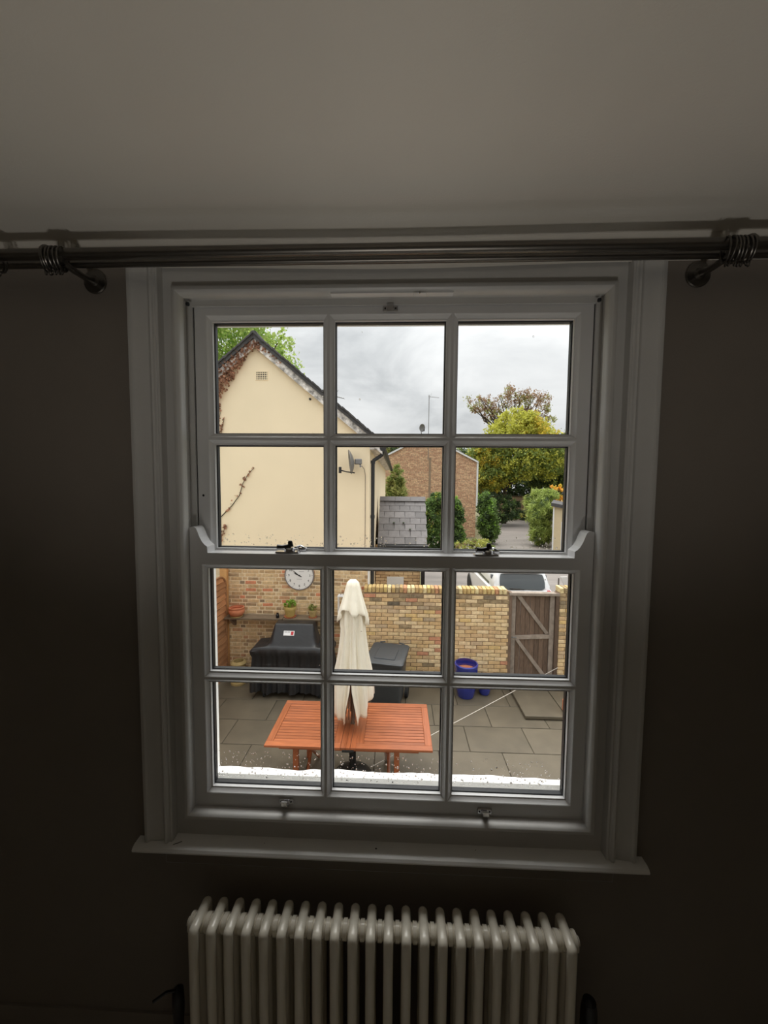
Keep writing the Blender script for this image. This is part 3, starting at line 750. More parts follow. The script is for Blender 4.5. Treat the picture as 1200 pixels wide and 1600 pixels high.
def lay(parent, rows, mats, mat_mass, hide=None, jitter=0.003, name='brick', stain=None):
    """rows: list of (x_centre, z_centre, length, height, y_face); bricks within hide(x, z) are joined into one part"""
    cache = {}; mass = MB(); nm = 0
    for (x, z, l, h, y) in rows:
        yy = y+random.uniform(-jitter, jitter)
        if hide and hide(x, z):
            mass.cbox(x-l/2, x+l/2, yy, yy+0.05, z-h/2, z+h/2, 0.005); nm += 1; continue
        st = stain is not None and random.random() < stain(x, z)
        key = (round(l, 3), round(h, 3), random.randrange(4), st)
        if key not in cache: cache[key] = brick_mesh(name, l, h, 0.05, M_BRICK_ST if st else mats, hash(key) % 999)
        link(name, cache[key], parent, (x, yy, z), (random.uniform(-.012, .012), random.uniform(-.006, .006), random.uniform(-.012, .012)))
    if nm:
        o = mass.build('brick_mass', mat_mass, parent); o['kind'] = 'stuff'

def garden_wall():
    Y = 6.10
    W = empty('garden_wall', (0.8, Y, 0), 'yellow brick garden wall with a row of upright coping bricks', 'wall', kind='structure')
    x0, x1, top = -0.60, 2.125, 1.815
    MB().box(x0, x1, Y+0.012, Y+0.225, -0.05, top).build('mortar', M_MORTAR_D, W)
    rows = []; c = 0.0735; z = 0.03; k = 0
    while z+0.0635 < top+0.02:
        x = x0+(0.0 if k % 2 else -0.1125)
        while x < x1-0.02:
            a, b = max(x+0.005, x0), min(x+0.220, x1)
            if b-a > 0.03: rows.append(((a+b)/2, z+0.032, b-a, 0.0635, Y))
            x += 0.225
        z += c; k += 1
    lay(W, rows, M_BRICK, M_BRICK_I, stain=lambda x, z: max(0.03, (z-1.42)*2.2), hide=lambda x, z: (z < 0.85 and -0.45 < x < 0.22) or x < -0.5)
    x = x0; zc = top+0.005
    meshes = [MB().cbox(-0.031, 0.031, -0.115, 0.115, 0, 0.098, 0.006).mesh('coping_brick', M_COPING) for _ in range(3)]
    for me in meshes:
        for v in me.vertices: v.co += Vector((random.uniform(-.002, .002), random.uniform(-.004, .004), random.uniform(-.004, .004)))
    MB().box(x0, x1, Y+0.03, Y+0.195, top, top+0.06).build('coping_mortar', M_MORTAR_D, W)
    while x+0.07 <= x1+0.01:
        link('coping_brick', random.choice(meshes), W, (x+0.036, Y+0.112, zc+random.uniform(-.003, .003)), (random.uniform(-.02, .02), random.uniform(-.03, .03), random.uniform(-.02, .02)))
        x += 0.0745
    # pier right of the gate
    Pz = empty('brick_pier', (3.3, Y, 0), 'stretch of yellow brick wall right of the wooden gate', 'pier', kind='structure')
    x0, x1 = 3.055, 6.0
    MB().box(x0, x1, Y+0.012, Y+0.225, -0.05, 1.86).build('mortar', M_MORTAR_D, Pz)
    rows = []; z = 0.03; k = 0
    while z < 1.82:
        x = x0+(0 if k % 2 else -0.1125)
        while x < x1-0.02:
            a, b = max(x+0.005, x0), min(x+0.220, x1)
            if b-a > 0.03: rows.append(((a+b)/2, z+0.032, b-a, 0.0635, Y))
            x += 0.225
        z += c; k += 1
    lay(Pz, rows, M_BRICK, M_BRICK_I, stain=lambda x, z: max(0.05, (z-1.3)*1.8), hide=lambda x, z: x > 3.75)
    x = x0
    while x < x1-0.05:
        link('coping_brick', random.choice(meshes), Pz, (x+0.036, Y+0.112, 1.862), (0, random.uniform(-.03, .03), 0)); x += 0.0745
garden_wall()

def gate():
    G = empty('garden_gate', (2.6, 6.18, 0.1), 'weathered wooden plank gate with two diagonal braces', 'gate')
    y = 6.155; x0, x1, zb, zt = 2.19, 2.985, 0.16, 1.80
    for (a, b) in ((2.125, 2.182), (2.992, 3.055)):
        MB().cbox(a, b, 6.11, 6.24, 0.0, 1.86, 0.006).build('gate_post', M_OLDWOOD, G)
    MB().cbox(2.125, 3.055, 6.10, 6.24, 1.80, 1.855, 0.006).build('top_beam', M_GREYWOOD, G)
    MB().cbox(2.10, 3.06, 6.09, 6.24, 0.0, 0.14, 0.006).build('threshold', M_OLDWOOD, G)
    n = 9; w = (x1-x0)/n
    bm_ = MB().cbox(-w/2+0.0025, w/2-0.0025, 0, 0.022, zb, zt-0.005, 0.003).mesh('board', M_OLDWOOD)
    for i in range(n): link('board', bm_, G, (x0+(i+0.5)*w, y+0.03+random.uniform(-.003, .003), random.uniform(-.006, .004)))
    def bar(pts, nm):
        MB().prism(pts, 'y', y+0.002, y+0.031).build(nm, M_GREYWOOD, G)
    bar([(x0, zb), (x0+0.075, zb), (x0+0.075, zt), (x0, zt)], 'stile')
    bar([(x1-0.085, zb), (x1, zb), (x1, zt), (x1-0.085, zt)], 'stile')
    bar([(x0+0.075, 0.945), (x1-0.085, 0.975), (x1-0.085, 1.05), (x0+0.075, 1.02)], 'middle_rail')
    bar([(x0+0.075, zb), (x1-0.085, zb), (x1-0.085, zb+0.05), (x0+0.075, zb+0.05)], 'bottom_rail')
    bar([(x0+0.08, zt-0.01), (x0+0.17, zt-0.01), (x1-0.09, 1.075), (x1-0.15, 1.055)], 'brace')
    bar([(x0+0.08, 0.94), (x0+0.15, 0.945), (x1-0.09, zb+0.06), (x1-0.175, zb+0.055)], 'brace')
    MB().tube([(x0+0.03, y-0.004, 0.985), (x0+0.10, y-0.006, 0.985)], 0.012, 8).build('latch_knob', M_GREYMET, G)
    MB().box(x0-0.06, x0+0.06, y-0.003, y+0.002, 0.97, 1.0).build('hinge_strap', M_GREYMET, G)
gate()

# ---------------------------------------------------------------- cottage with rendered gable
HY = 6.35; HX0, HX1, APX, APZ, EVZ = -4.80, -0.515, -2.69, 6.52, 4.72
def cottage():
    H = empty('cottage', (APX, HY, 0), 'cream rendered cottage gable over a brick lower wall', 'house')
    D = 15.2; zr = 2.42; wz = EVZ+0.06
    # body (rendered upper part) set flush with brick face
    slope = (APZ-wz)/(APX-HX0)
    mb = MB(); mb.prism([(HX0, zr), (HX1, zr), (HX1, APZ-slope*(HX1-APX)), (APX, APZ), (HX0, wz)], 'y', HY-0.012, D)
    mb.build('rendered_wall', M_RENDER, H)
    MB().box(HX0, HX1, HY+0.007, D, -0.05, zr).build('mortar', M_MORTAR_L, H)
    # Flemish bond bricks of the lower wall, visible stretch only
    rows = []; c = 0.074; z = 0.02; k = 0; xl = -3.42
    while z+0.063 < zr:
        x = xl+(0.0 if k % 2 else -0.17); j = k % 2
        while x < HX1-0.01:
            l = 0.208 if j % 2 == 0 else 0.096
            a, b = max(x, xl), min(x+l, HX1)
            if b-a > 0.03: rows.append(((a+b)/2, z+0.032, b-a, 0.058, HY))
            x += l+0.0165; j += 1
        z += c; k += 1
    lay(H, rows, M_HBRICK, M_HBRICK_I, jitter=0.005,
        hide=lambda x, z: (z < 1.02 and -2.62 < x) or (z < 1.25 and -2.3 < x) or x < -3.3 or (x > -0.95 and z < 1.75) or z > 2.3)
    # roof slabs with overhang
    ov = 0.24; sx = 1.0/math.hypot(1, slope)
    for s in (1, -1):
        xe = HX1+0.24 if s > 0 else HX0-0.24
        def zz(x): return APZ-slope*abs(x-APX)
        p = [(APX, zz(APX)+0.03), (xe, zz(xe)+0.03), (xe, zz(xe)+0.11), (APX, zz(APX)+0.12)]
        MB().prism(p, 'y', HY-0.16, D+0.2).build('roof_slope', M_TILE, H)
        # peeling barge board
        p = [(APX, zz(APX)+0.075), (xe, zz(xe)+0.075), (xe, zz(xe)-0.11), (APX, zz(APX)-0.12)]
        MB().prism(p, 'y', HY-0.115, HY-0.085).build('barge_board', M_BARGE, H)
        MB().prism([(APX, zz(APX)+0.03), (xe, zz(xe)+0.03), (xe, zz(xe)+0.0), (APX, zz(APX)+0.0)], 'y', HY-0.085, HY).build('soffit', M_BARGE, H)
        # verge tiles along the edge
        n = 26; L_ = abs(xe-APX); tm = MB().cbox(-0.075, 0.075, -0.07, 0.09, -0.016, 0.014, 0.004).mesh('verge_tile', M_TILE)
        for i in range(n):
            x = APX+(xe-APX)*(i+0.5)/n
            link('verge_tile', tm, H, (x, HY-0.12, zz(x)+0.127+random.uniform(-.006, .006)), (0, math.atan(slope)*s+R(random.uniform(2, 7))*s, 0))
    n = 22
    rm = MB().tube([(0, -0.2, 0), (0, 0.2, 0)], 0.075, 10).mesh('ridge_tile', M_TILE)
    for i in range(n): link('ridge_tile', rm, H, (APX, HY+0.06+0.41*i, APZ+0.10))
    # air brick
    v = MB().ring(-2.708, -2.468, 5.815, 5.985, [(0, HY-0.022), (0.014, HY-0.022), (0.016, HY-0.013), (0, HY-0.012)]).build('air_brick', M_RENDER, H)
    MB().box(-2.70, -2.476, HY-0.0145, HY-0.011, 5.82, 5.98).build('vent_hollow', M_JOINT, v)
    for i in range(1, 7): MB().box(-2.708+i*0.24/7-0.006, -2.708+i*0.24/7+0.006, HY-0.02, HY-0.012, 5.825, 5.975).build('vent_bar', M_RENDER, v)
    for k in range(1, 4): MB().box(-2.70, -2.476, HY-0.0195, HY-0.012, 5.815+k*0.17/4-0.006, 5.815+k*0.17/4+0.006).build('vent_bar', M_RENDER, v)
    MB().lathe([(0.022, 0), (0.02, 0.03), (0.0001, 0.035)], M=Matrix.Translation((-1.66, HY-0.012, 5.46)) @ Matrix.Rotation(R(90), 4, 'X'), n=10).build('overflow_pipe', M_IRON, H)
    # eaves gutter along the side and the black downpipe at the corner
    gz = APZ-slope*(HX1+0.2-APX)-0.03
    MB().tube([(HX1+0.25, HY-0.14, gz), (HX1+0.25, D+0.2, gz)], 0.06, 8).build('gutter', M_IRON, H)
    MB().tube([(HX1+0.25, HY+0.02, gz-0.03), (HX1+0.22, HY+0.02, gz-0.12), (HX1+0.07, HY+0.02, gz-0.22), (HX1+0.055, HY+0.02, gz-0.30), (HX1+0.055, HY+0.02, 0.1)], 0.036, 10).build('downpipe', M_IRON, H, smooth=True)
    for z in (4.25, 3.2, 2.6): MB().tube([(HX1+0.055, HY+0.02, z), (HX1+0.055, HY+0.02, z+0.06)], 0.043, 10).build('pipe_collar', M_IRON, H)
    # fascia under the eaves
    MB().box(HX1, HX1+0.2, HY-0.08, D, gz-0.02, gz+0.03).build('eaves_soffit', M_BARGE, H)
    MB().box(HX1-0.03, HX1+0.006, HY-0.02, HY+0.05, 1.5, zr+0.1).build('corner_strip', M_WHITEP, H)
cottage()

def satellite_dish(name, loc, label, r, yaw, sc=1.0):
    D = empty(name, loc, label, 'satellite dish', rz=yaw, local=True)
    d = MB(); P = []
    for i in range(7):
        q = r*i/6; P.append([(q*math.cos(2*math.pi*k/24)*0.92, 0.32*q*q/r, q*math.sin(2*math.pi*k/24)) for k in range(24)])
    d.grid(P, wrap=True)
    P2 = [[(x, y-0.008, z) for x, y, z in row] for row in P]
    d.grid(P2, wrap=True); d.grid([P[-1], P2[-1]], wrap=True)
    T = Matrix.Rotation(R(-7), 4, 'X')
    d.v = [tuple(T @ Vector(v)) for v in d.v]
    d.build('reflector', M_GREYMET, D, smooth=True)
    MB().tube([(0, -0.02, -r*0.92), (0, r*0.55, -r*0.85), (0, r*1.1, -r*0.72)], 0.011*sc, 8).build('feed_arm', M_IRON, D)
    MB().cbox(-0.03*sc, 0.03*sc, r*1.0, r*1.22, -r*0.95, -r*0.45, 0.006).build('receiver', M_IRON, D)
    MB().cbox(-0.05*sc, 0.05*sc, -0.15*sc, -0.02, -0.05*sc, 0.05*sc, 0.01).build('mount', M_GREYMET, D)
    return D
def cottage_dish():
    d = satellite_dish('satellite_dish', (-0.80, 6.10, 4.27), 'grey satellite dish on a bracket near the cottage downpipe', 0.225, R(102))
    MB().tube([(0.0, -0.12, -0.05), (-0.10, -0.12, -0.09), (-0.21, -0.10, -0.10), (-0.262, -0.10, -0.1)], 0.016, 8).build('wall_bracket', M_GREYMET, d)
    c = MB().tube([(-0.66, 6.22, 4.2), (-0.62, 6.30, 4.14), (-0.60, 6.328, 4.02), (-0.60, 6.33, 3.3), (-0.605, 6.33, 2.4)], 0.006, 5).build('aerial_cable', M_GREYWOOD)
    tag(c, 'thin brown cable running down the cream wall from the dish', 'cable')
cottage_dish()

# dry climber on the cottage gable
def vine():
    V = empty('climbing_vine', (-4.2, HY-0.05, 0), 'dry reddish climber hanging from the cottage verge', 'vine')
    rr = random.Random(3); slope = (APZ-EVZ-0.06)/(APX-HX0); st = 0
    lv = MB(); sl = MB()
    def leaf_at(p, s):
        a = Vector((rr.uniform(-1, 1), rr.uniform(-0.7, 0.3), rr.uniform(-1, 1))).normalized(); b = a.cross(Vector((rr.uniform(-1, 1), rr.uniform(-1, 1), rr.uniform(-1, 1)))).normalized()
        p = Vector(p); lv.add([p-a*s*0.5, p+b*s*0.4, p+a*s*0.6, p-b*s*0.4], [(0, 1, 2, 3)])
    for i in range(1500):
        u = rr.random(); x = APX+0.1-u*1.75
        z0 = APZ-slope*abs(x-APX)-0.02; hang = 0.09+0.72*max(0, abs(x-APX)-0.12)
        leaf_at((x, HY-0.13+rr.uniform(-0.03, 0.1), z0+0.10-(hang+0.1)*rr.random()**1.15), rr.uniform(0.03, 0.085))
    for i in range(60):
        u = rr.random(); x = APX+u*0.5; leaf_at((x, HY-0.13, APZ-slope*abs(x-APX)+rr.uniform(-0.06, 0.08)), rr.uniform(0.03, 0.06))
    def stem(pts, r=0.006, leaves=0, spread=0.03, ls=(0.035, 0.07)):
        MB().tube(pts, [r*(1-0.5*i/(len(pts)-1)) for i in range(len(pts))], 5).build('stem', M_BARK, V)
        for _ in range(leaves):
            t_ = rr.random()*(len(pts)-1); i = min(int(t_), len(pts)-2); q = Vector(pts[i]).lerp(Vector(pts[i+1]), t_-i)
            leaf_at(q+Vector((rr.uniform(-spread, spread), -0.015, rr.uniform(-spread, spread))), rr.uniform(*ls))
    y = HY-0.03
    stem([(-3.60, y, 2.95), (-3.42, y, 3.20), (-3.20, y, 3.42), (-3.05, y, 3.62), (-2.98, y, 3.85), (-2.88, y, 4.02), (-2.75, y, 4.16)], 0.010, 34, 0.045)
    stem([(-3.62, y, 2.30), (-3.50, y, 2.60), (-3.40, y, 2.85), (-3.33, y, 3.05)], 0.008, 70, 0.03)
    stem([(-3.66, y, 4.2), (-3.45, y, 4.6), (-3.33, y, 5.05)], 0.006, 20)
    stem([(-3.60, y, 4.45), (-3.40, y, 4.85), (-3.32, y, 5.1)], 0.006, 20)
    stem([(-3.75, y, 3.6), (-3.52, y, 4.5), (-3.40, y, 5.2), (-3.45, y, 5.5)], 0.008, 60)
    stem([(-3.8, y, 3.2), (-3.55, y, 3.55), (-3.47, y, 3.75)], 0.006, 14)
    stem([(-3.8, y, 0.0), (-3.78, y, 2.0), (-3.72, y, 4.0), (-3.7, y, 5.6)], 0.02, 60, 0.1)
    for k in range(0): stem([(-3.2+rr.uniform(-.3, .3), HY-0.12, 5.75), (-3.0+rr.uniform(-.2, .2), HY-0.1, 5.62), (-2.85+rr.uniform(-.2, .2), HY-0.08, 5.55)], 0.004, 3)
    o = lv.build('leaves', L_DRY, V, fix=False); o['kind'] = 'stuff'
vine()

# ---------------------------------------------------------------- left fence
def fence():
    F = empty('lap_fence', (-3.32, 4, 0), 'brown overlapping-board fence panel with an arched top', 'fence')
    x = -3.33; z = 0.08; k = 0
    while z < 2.04:
        yend = 6.22
        if z > 1.80: yend = 6.22-0.22*((z-1.80)/0.24)**2
        p = [(x, z), (x+0.030, z), (x+0.034, z+0.006), (x+0.014, z+0.100), (x, z+0.100)]
        m = MB().prism([(a, b) for a, b in [(q[0], q[1]) for q in p]], 'y', 0.6, yend)
        w = random.Random(k)
        m.v = [(a+w.uniform(-.002, .002), b, c+0.006*math.sin(b*2.1+k)) for a, b, c in m.v]
        m.build('board', M_FENCE, F); z += 0.118; k += 1
    MB().box(x-0.012, x-0.001, 0.6, 6.0, 0.05, 2.02).build('shade_backing', M_JOINT, F)  # dark sheet seen through the gaps, stands in for shade under the laps
    for yy in (0.7, 2.5, 4.3): MB().cbox(x+0.015, x+0.045, yy-0.022, yy+0.022, 0.05, 2.0, 0.004).build('batten', M_FENCE, F)
    pts = []
    for k in range(9):
        a = R(90*k/8); pts.append((x+0.02, 5.95+0.27*math.sin(a), 1.86+0.22*math.cos(a)))
    MB().tube([(x+0.02, 0.6, 2.08)]+pts+[(x+0.02, 6.22, 0.1)], 0.022, 6).build('edge_trim', M_FENCE, F)
    p = MB().cbox(-3.44, -3.30, 6.25, 6.335, 0.0, 2.45, 0.006).build('fence_post', M_POSTWOOD)
    tag(p, 'pale orange wooden fence post against the cottage wall', 'post')
fence()

# ---------------------------------------------------------------- outbuilding with slate roof
def outbuilding():
    S = empty('outbuilding', (0.1, 8.4, 0), 'small brick outbuilding with a grey slate roof beside the cottage', 'outbuilding')
    ye, ze, yr, zr = 8.08, 2.435, 9.10, 3.50; x0, x1 = -0.45, 0.745
    MB().prism([(8.214, -0.03), (10.0, -0.03), (10.0, 2.5), (yr, 3.40), (8.214, 2.48)], 'x', -0.44, 0.58).build('mortar_core', M_MORTAR_D, S)
    rows = []; z = 0.55; k = 0
    while z < 2.42:
        x = -0.5+(0 if k % 2 else -0.1125)
        while x < 0.56:
            a, b = max(x+0.005, -0.5), min(x+0.22, 0.58)
            if b-a > 0.03: rows.append(((a+b)/2, z+0.032, b-a, 0.0635, 8.2))
            x += 0.225
        z += 0.075; k += 1
    lay(S, rows, M_SBRICK, M_SBRICK, jitter=0.002, hide=lambda x, z: z < 1.3)
    L_ = math.hypot(yr-ye, zr-ze); ang = math.atan2(zr-ze, yr-ye)
    MB().prism([(ye+0.02, ze-0.05), (yr, zr-0.05), (yr+0.9, zr-0.9), (yr+0.9, zr-0.8), (yr, zr+0.012), (ye+0.02, ze+0.0)], 'x', x0+0.01, x1-0.01).build('roof_deck', M_IRON, S)
    n = 7; pitch = (L_-0.06)/n; sw = 0.262; cache = {}
    for r in range(n):
        x = x0+(0 if r % 2 else -sw/2)
        while x < x1-0.03:
            a, b = max(x+0.004, x0), min(x+sw-0.004, x1)
            w = round(b-a, 3)
            if w > 0.04:
                if w not in cache: cache[w] = MB().cbox(-w/2, w/2, 0, pitch*1.35, 0, 0.011, 0.002).mesh('slate', M_SLATE)
                t0 = r*pitch
                link('slate', cache[w], S, ((a+b)/2, ye+t0*math.cos(ang)-0.018*math.sin(ang), ze+t0*math.sin(ang)+0.018*math.cos(ang)), (ang-R(1.6)+random.uniform(-.006, .006), random.uniform(-.008, .008), 0))
            x += sw
    for i in range(3):
        a = x0+(x1-x0)*i/3; b = x0+(x1-x0)*(i+1)/3
        MB().prism([(yr-0.13, zr-0.05), (yr-0.02, zr+0.06), (yr+0.02, zr+0.06), (yr+0.13, zr-0.05), (yr+0.10, zr-0.06), (yr, zr+0.03), (yr-0.10, zr-0.06)], 'x', a+0.003, b-0.003).build('ridge_tile', M_SLATE, S)
    MB().tube([(x0, ye-0.03, ze-0.04), (x1, ye-0.03, ze-0.04)], 0.045, 8).build('gutter', M_IRON, S)
    MB().cbox(0.60, 0.69, 8.12, 8.2, -0.03, ze-0.02, 0.006).build('downpipe', M_IRON, S)
    for (x, t0) in ((-0.07, 0.62), (0.17, 0.62), (0.33, 0.42)):
        m_ = MB().lathe([(0.0001, 0.02), (0.025, 0.012), (0.03, 0.0)], (x, ye+t0*math.cos(ang)*1.0-0.03, ze+t0*math.sin(ang)+0.04), 8).build('moss_clump', L_DARK, S)
    pl = MB().cbox(-0.225, 0.185, 8.178, 8.192, 1.20, 1.635, 0.004).build('notice_board', M_WHITEP)
    tag(pl, 'blank whitish board on the outbuilding wall', 'board')
outbuilding()

# ---------------------------------------------------------------- far brick house
def brick_house():
    Y = 29.0; XL, XR, AX, AZ, EZ = -1.75, 6.05, 2.15, 7.78, 5.80
    H = empty('brick_house', (AX, Y, 0), 'brown brick house with a plain gable behind the shrubs', 'house')
    MB().prism([(XL, -0.05), (XR, -0.05), (XR, EZ), (AX, AZ), (XL, EZ)], 'y', Y, Y+11).build('gable_wall', M_FARBRICK, H)
    for s in (-1, 1):
        xe = XR+0.12 if s > 0 else XL-0.12; ze = EZ-(AZ-EZ)*0.12/(XR-AX)
        MB().prism([(AX, AZ+0.02), (xe, ze+0.02), (xe, ze+0.14), (AX, AZ+0.15)], 'y', Y-0.10, Y+11.1).build('roof_slope', M_TILE, H)
        MB().prism([(AX, AZ-0.03), (xe, ze-0.03), (xe, ze+0.10), (AX, AZ+0.11)], 'y', Y-0.13, Y-0.10).build('verge_trim', M_WHITEP, H)
    MB().cbox(XR+0.0, XR+0.13, Y-0.06, Y+0.06, 2.3, EZ-0.05, 0.01).build('downpipe', M_WHITEP, H)
    MB().box(AX+0.22, AX+0.40, Y-0.012, Y, 2.5, 6.1).build('pale_streak', M_FARWALL, H)
brick_house()

def tv_aerial(name, base, h, label, yaw, el):
    A = empty(name, base, label, 'aerial', rz=yaw, local=True)
    MB().tube([(0, 0, 0), (0, 0, h)], 0.025, 6).build('mast', M_GREYMET, A)
    MB().tube([(-0.05, 0, h-0.12), (el, 0, h-0.25)], 0.016, 5).build('boom', M_GREYMET, A)
    for i in range(7):
        t = i/6; x = el*t; MB().tube([(x, -0.16+0.06*t, h-0.12-0.13*t), (x, 0.16-0.06*t, h-0.12-0.13*t)], 0.008, 4).build('element', M_GREYMET, A)
    MB().tube([(0.05, -0.05, h-0.3), (0.12, 0, h-0.05), (0.2, 0.05, h+0.12)], 0.008, 4).build('reflector_rod', M_GREYMET, A)
    return A
tv_aerial('tv_aerial', (2.30, 28.86, 5.9), 4.95, 'tall television aerial on the gable of the brown brick house', R(-15), 0.75)
tv_aerial('tv_aerial', (-2.69, 15.0, 6.55), 1.12, 'small television aerial showing just above the cottage roof slope', R(-12), 0.46)
def far_dish():
    d = satellite_dish('satellite_dish', (1.75, 28.75, 8.35), 'small round satellite dish beside the aerial on the brick house', 0.30, R(215))
    MB().tube([(0.0, -0.12, 0.0), (-0.1, -0.1, -0.5), (-0.1, 0.1, -1.0)], 0.03, 6).build('pole', M_GREYMET, d)
far_dish()

def garage():
    G = empty('garage', (10.5, 22, 0), 'cream walled garage with a dark roof at the edge of the drive', 'garage')
    def lean(m):                                            # the side wall follows the line of the drive
        m.v = [(x+(y-21.3)*0.42*(1 if x < 10 else 0.5), y, z) for x, y, z in m.v]; return m
    lean(MB().prism([(8.98, -0.03), (13, -0.03), (13, 2.1), (8.98, 2.78)], 'y', 21.3, 27)).build('wall', M_GARAGE, G)
    lean(MB().prism([(8.80, 2.80), (13.2, 2.0), (13.2, 2.2), (8.80, 3.0)], 'y', 21.1, 27.2)).build('roof', M_TILE, G)
    MB().cbox(9.4, 11.8, 21.27, 21.32, -0.02, 1.9, 0.01).build('door', M_WHITEP, G)
    MB().tube([(8.93, 21.24, 2.75), (8.93, 21.24, 0.0)], 0.04, 6).build('downpipe', M_WHITEP, G)
garage()

def far_wall():
    W = empty('far_wall', (15, 47, 0), 'low weathered brick wall closing the far end of the drive', 'wall', kind='structure')
    MB().box(11.5, 20, 47, 47.3, -0.05, 2.75).build('wall_face', M_FARWALL, W)
    MB().box(11.4, 20.1, 46.95, 47.35, 2.75, 2.88).build('coping', M_BARK, W)
    for x in (14.05, 15.9): MB().cbox(x-0.35, x+0.35, 46.6, 47.0, -0.05, 2.3, 0.02).build('pillar', M_GARAGE, W)
    b = MB().cbox(-0.4, 0.4, -0.4, 0.4, 0.0, 1.0, 0.05).cbox(-0.44, 0.44, -0.44, 0.44, 1.0, 1.12, 0.04)
    me = b.mesh('green_bin', L_DARK)
    for i, (x, lab) in enumerate(((15.2, 'dark green bin by the far pale pillar'), (16.9, 'dark green bin at the right of the far wall'))):
        tag(link('green_bin', me, None, (x, 45.6, -0.02)), lab, 'bin')
far_wall()

# ---------------------------------------------------------------- plants
def leaf_mesh(name, C, size, m, aspect=0.55, droop=0.0, rng=RNG):
    n = len(C); s = rng.uniform(0.6, 1.3, n)[:, None]*size
    a = rng.normal(size=(n, 3)); a[:, 2] -= droop; a /= np.linalg.norm(a, axis=1)[:, None]
    b = np.cross(a, rng.normal(size=(n, 3))); b /= np.linalg.norm(b, axis=1)[:, None]+1e-9
    c = np.cross(a, b)
    V = np.stack([C-a*s*0.5, C+b*s*aspect*0.5+c*s*0.08, C+a*s*0.5, C-b*s*aspect*0.5+c*s*0.08], 1).reshape(-1, 3)
    me = bpy.data.meshes.new(name); me.vertices.add(4*n); me.vertices.foreach_set('co', V.astype(np.float32).ravel())
    me.loops.add(4*n); me.loops.foreach_set('vertex_index', np.arange(4*n, dtype=np.int32))
    me.polygons.add(n); me.polygons.foreach_set('loop_start', np.arange(0, 4*n, 4, dtype=np.int32)); me.polygons.foreach_set('loop_total', np.full(n, 4, np.int32))
    for q in (m if isinstance(m, (list, tuple)) else [m]): me.materials.append(q)
    me.update(); return me

def blob_points(blobs, n, shell=0.55, rng=RNG):
    """points in leafy clumps spread through ellipsoids (cx,cy,cz,rx,ry,rz)"""
    B = np.array(blobs, float); w = (B[:, 3]*B[:, 4]*B[:, 5])**0.75; w /= w.sum()
    nc = max(12, n//26); idx = rng.choice(len(B), nc, p=w)
    d = rng.normal(size=(nc, 3)); d /= np.linalg.norm(d, axis=1)[:, None]; r = rng.uniform(0, 1, nc)**(1/3)
    r = shell+(1-shell)*r if shell > 0 else r
    K = B[idx, :3]+d*r[:, None]*B[idx, 3:]
    per = rng.integers(0, nc, n); rad = (B[idx, 3:].mean(1)*0.2)[per]
    return K[per]+rng.normal(size=(n, 3))*rad[:, None]*0.55

def branches(mb, base, tips, r0, rng=RNG):
    for t_ in tips:
        b = Vector(base); t_ = Vector(t_); m1 = b.lerp(t_, 0.4)+Vector((0, 0, (t_-b).length*0.10)); q = 0.06*(t_-b).length
        m2 = b.lerp(t_, 0.7)+Vector((rng.uniform(-q, q), rng.uniform(-q, q), rng.uniform(0, q)*1.5))
        mb.tube([b, m1, m2, t_], [r0, r0*0.7, r0*0.45, r0*0.15], 6)

def tree(name, label, base, h, blobs, sets, trunk_r=0.25, fork=0.35, shell=0.35, nb=14, cat='tree', group=None, aspect=0.55, droop=0.0):
    T = empty(name, base, label, cat, group)
    bx, by, bz = base; top = Vector((bx, by, bz+h*fork)); mb = MB()
    mb.tube([(bx, by, bz), (bx+0.02*h, by, bz+h*fork*0.5), top], [trunk_r, trunk_r*0.85, trunk_r*0.7], 8)
    tips = []
    for i in range(nb):
        q = blobs[i % len(blobs)]; d = RNG.normal(size=3); d /= np.linalg.norm(d)
        tips.append((q[0]+d[0]*q[3]*0.8, q[1]+d[1]*q[4]*0.8, q[2]+d[2]*q[5]*0.8))
    branches(mb, top, tips, trunk_r*0.5)
    mb.build('trunk', M_BARK, T, smooth=True, fix=False)
    for (m, n, size, bl) in sets:
        P = blob_points(bl or blobs, n, shell); o = link('crown', leaf_mesh('crown', P, size, m, aspect, droop), T); o['kind'] = 'stuff'
    return T

# tall tree behind the cottage
tree('ash_tree', 'light green tree rising behind the cottage roof', (-9.5, 19, -0.05), 14,
     [(-9.2, 18.5, 11.0, 2.6, 2.4, 2.4), (-7.2, 18.6, 9.6, 2.0, 2.0, 2.0), (-11.5, 19, 10.5, 2.5, 2.5, 2.6), (-8.5, 18.5, 12.8, 2.3, 2, 1.6), (-5.9, 18.5, 9.1, 1.0, 1.2, 1.0), (-6.2, 18.5, 10.9, 0.9, 1, 0.8)],
     [(L_TREE, 17000, 0.20, None), (L_FRESH, 6000, 0.19, None)], 0.3, 0.5, 0.2, 20)
# yellowing tree by the drive
YBL = [(9.2, 40, 7.0, 2.0, 2.0, 1.7), (12.0, 40, 9.6, 2.2, 2.2, 1.9), (14.0, 40, 9.0, 2.3, 2.2, 2.1), (10.4, 40, 8.7, 2.0, 2.0, 1.8), (12.6, 39.5, 6.6, 3.0, 2.4, 2.0), (9.5, 39.6, 5.0, 1.9, 2, 1.6), (15.6, 40, 6.9, 2.0, 2, 2.0), (12.2, 40, 11.0, 1.6, 1.5, 1.1), (13.6, 40, 10.6, 1.5, 1.5, 1.1)]
tree('lime_tree', 'tree turning yellow beside the end of the drive', (11.5, 41, -0.05), 12.5, YBL,
     [(L_BRIGHT, 21000, 0.29, YBL), (L_GOLD, 4500, 0.28, [YBL[8], YBL[2], YBL[0], YBL[5]]), (L_MID, 12000, 0.30, [YBL[4], YBL[5], YBL[6], YBL[0]])], 0.3, 0.3, 0.25, 18)
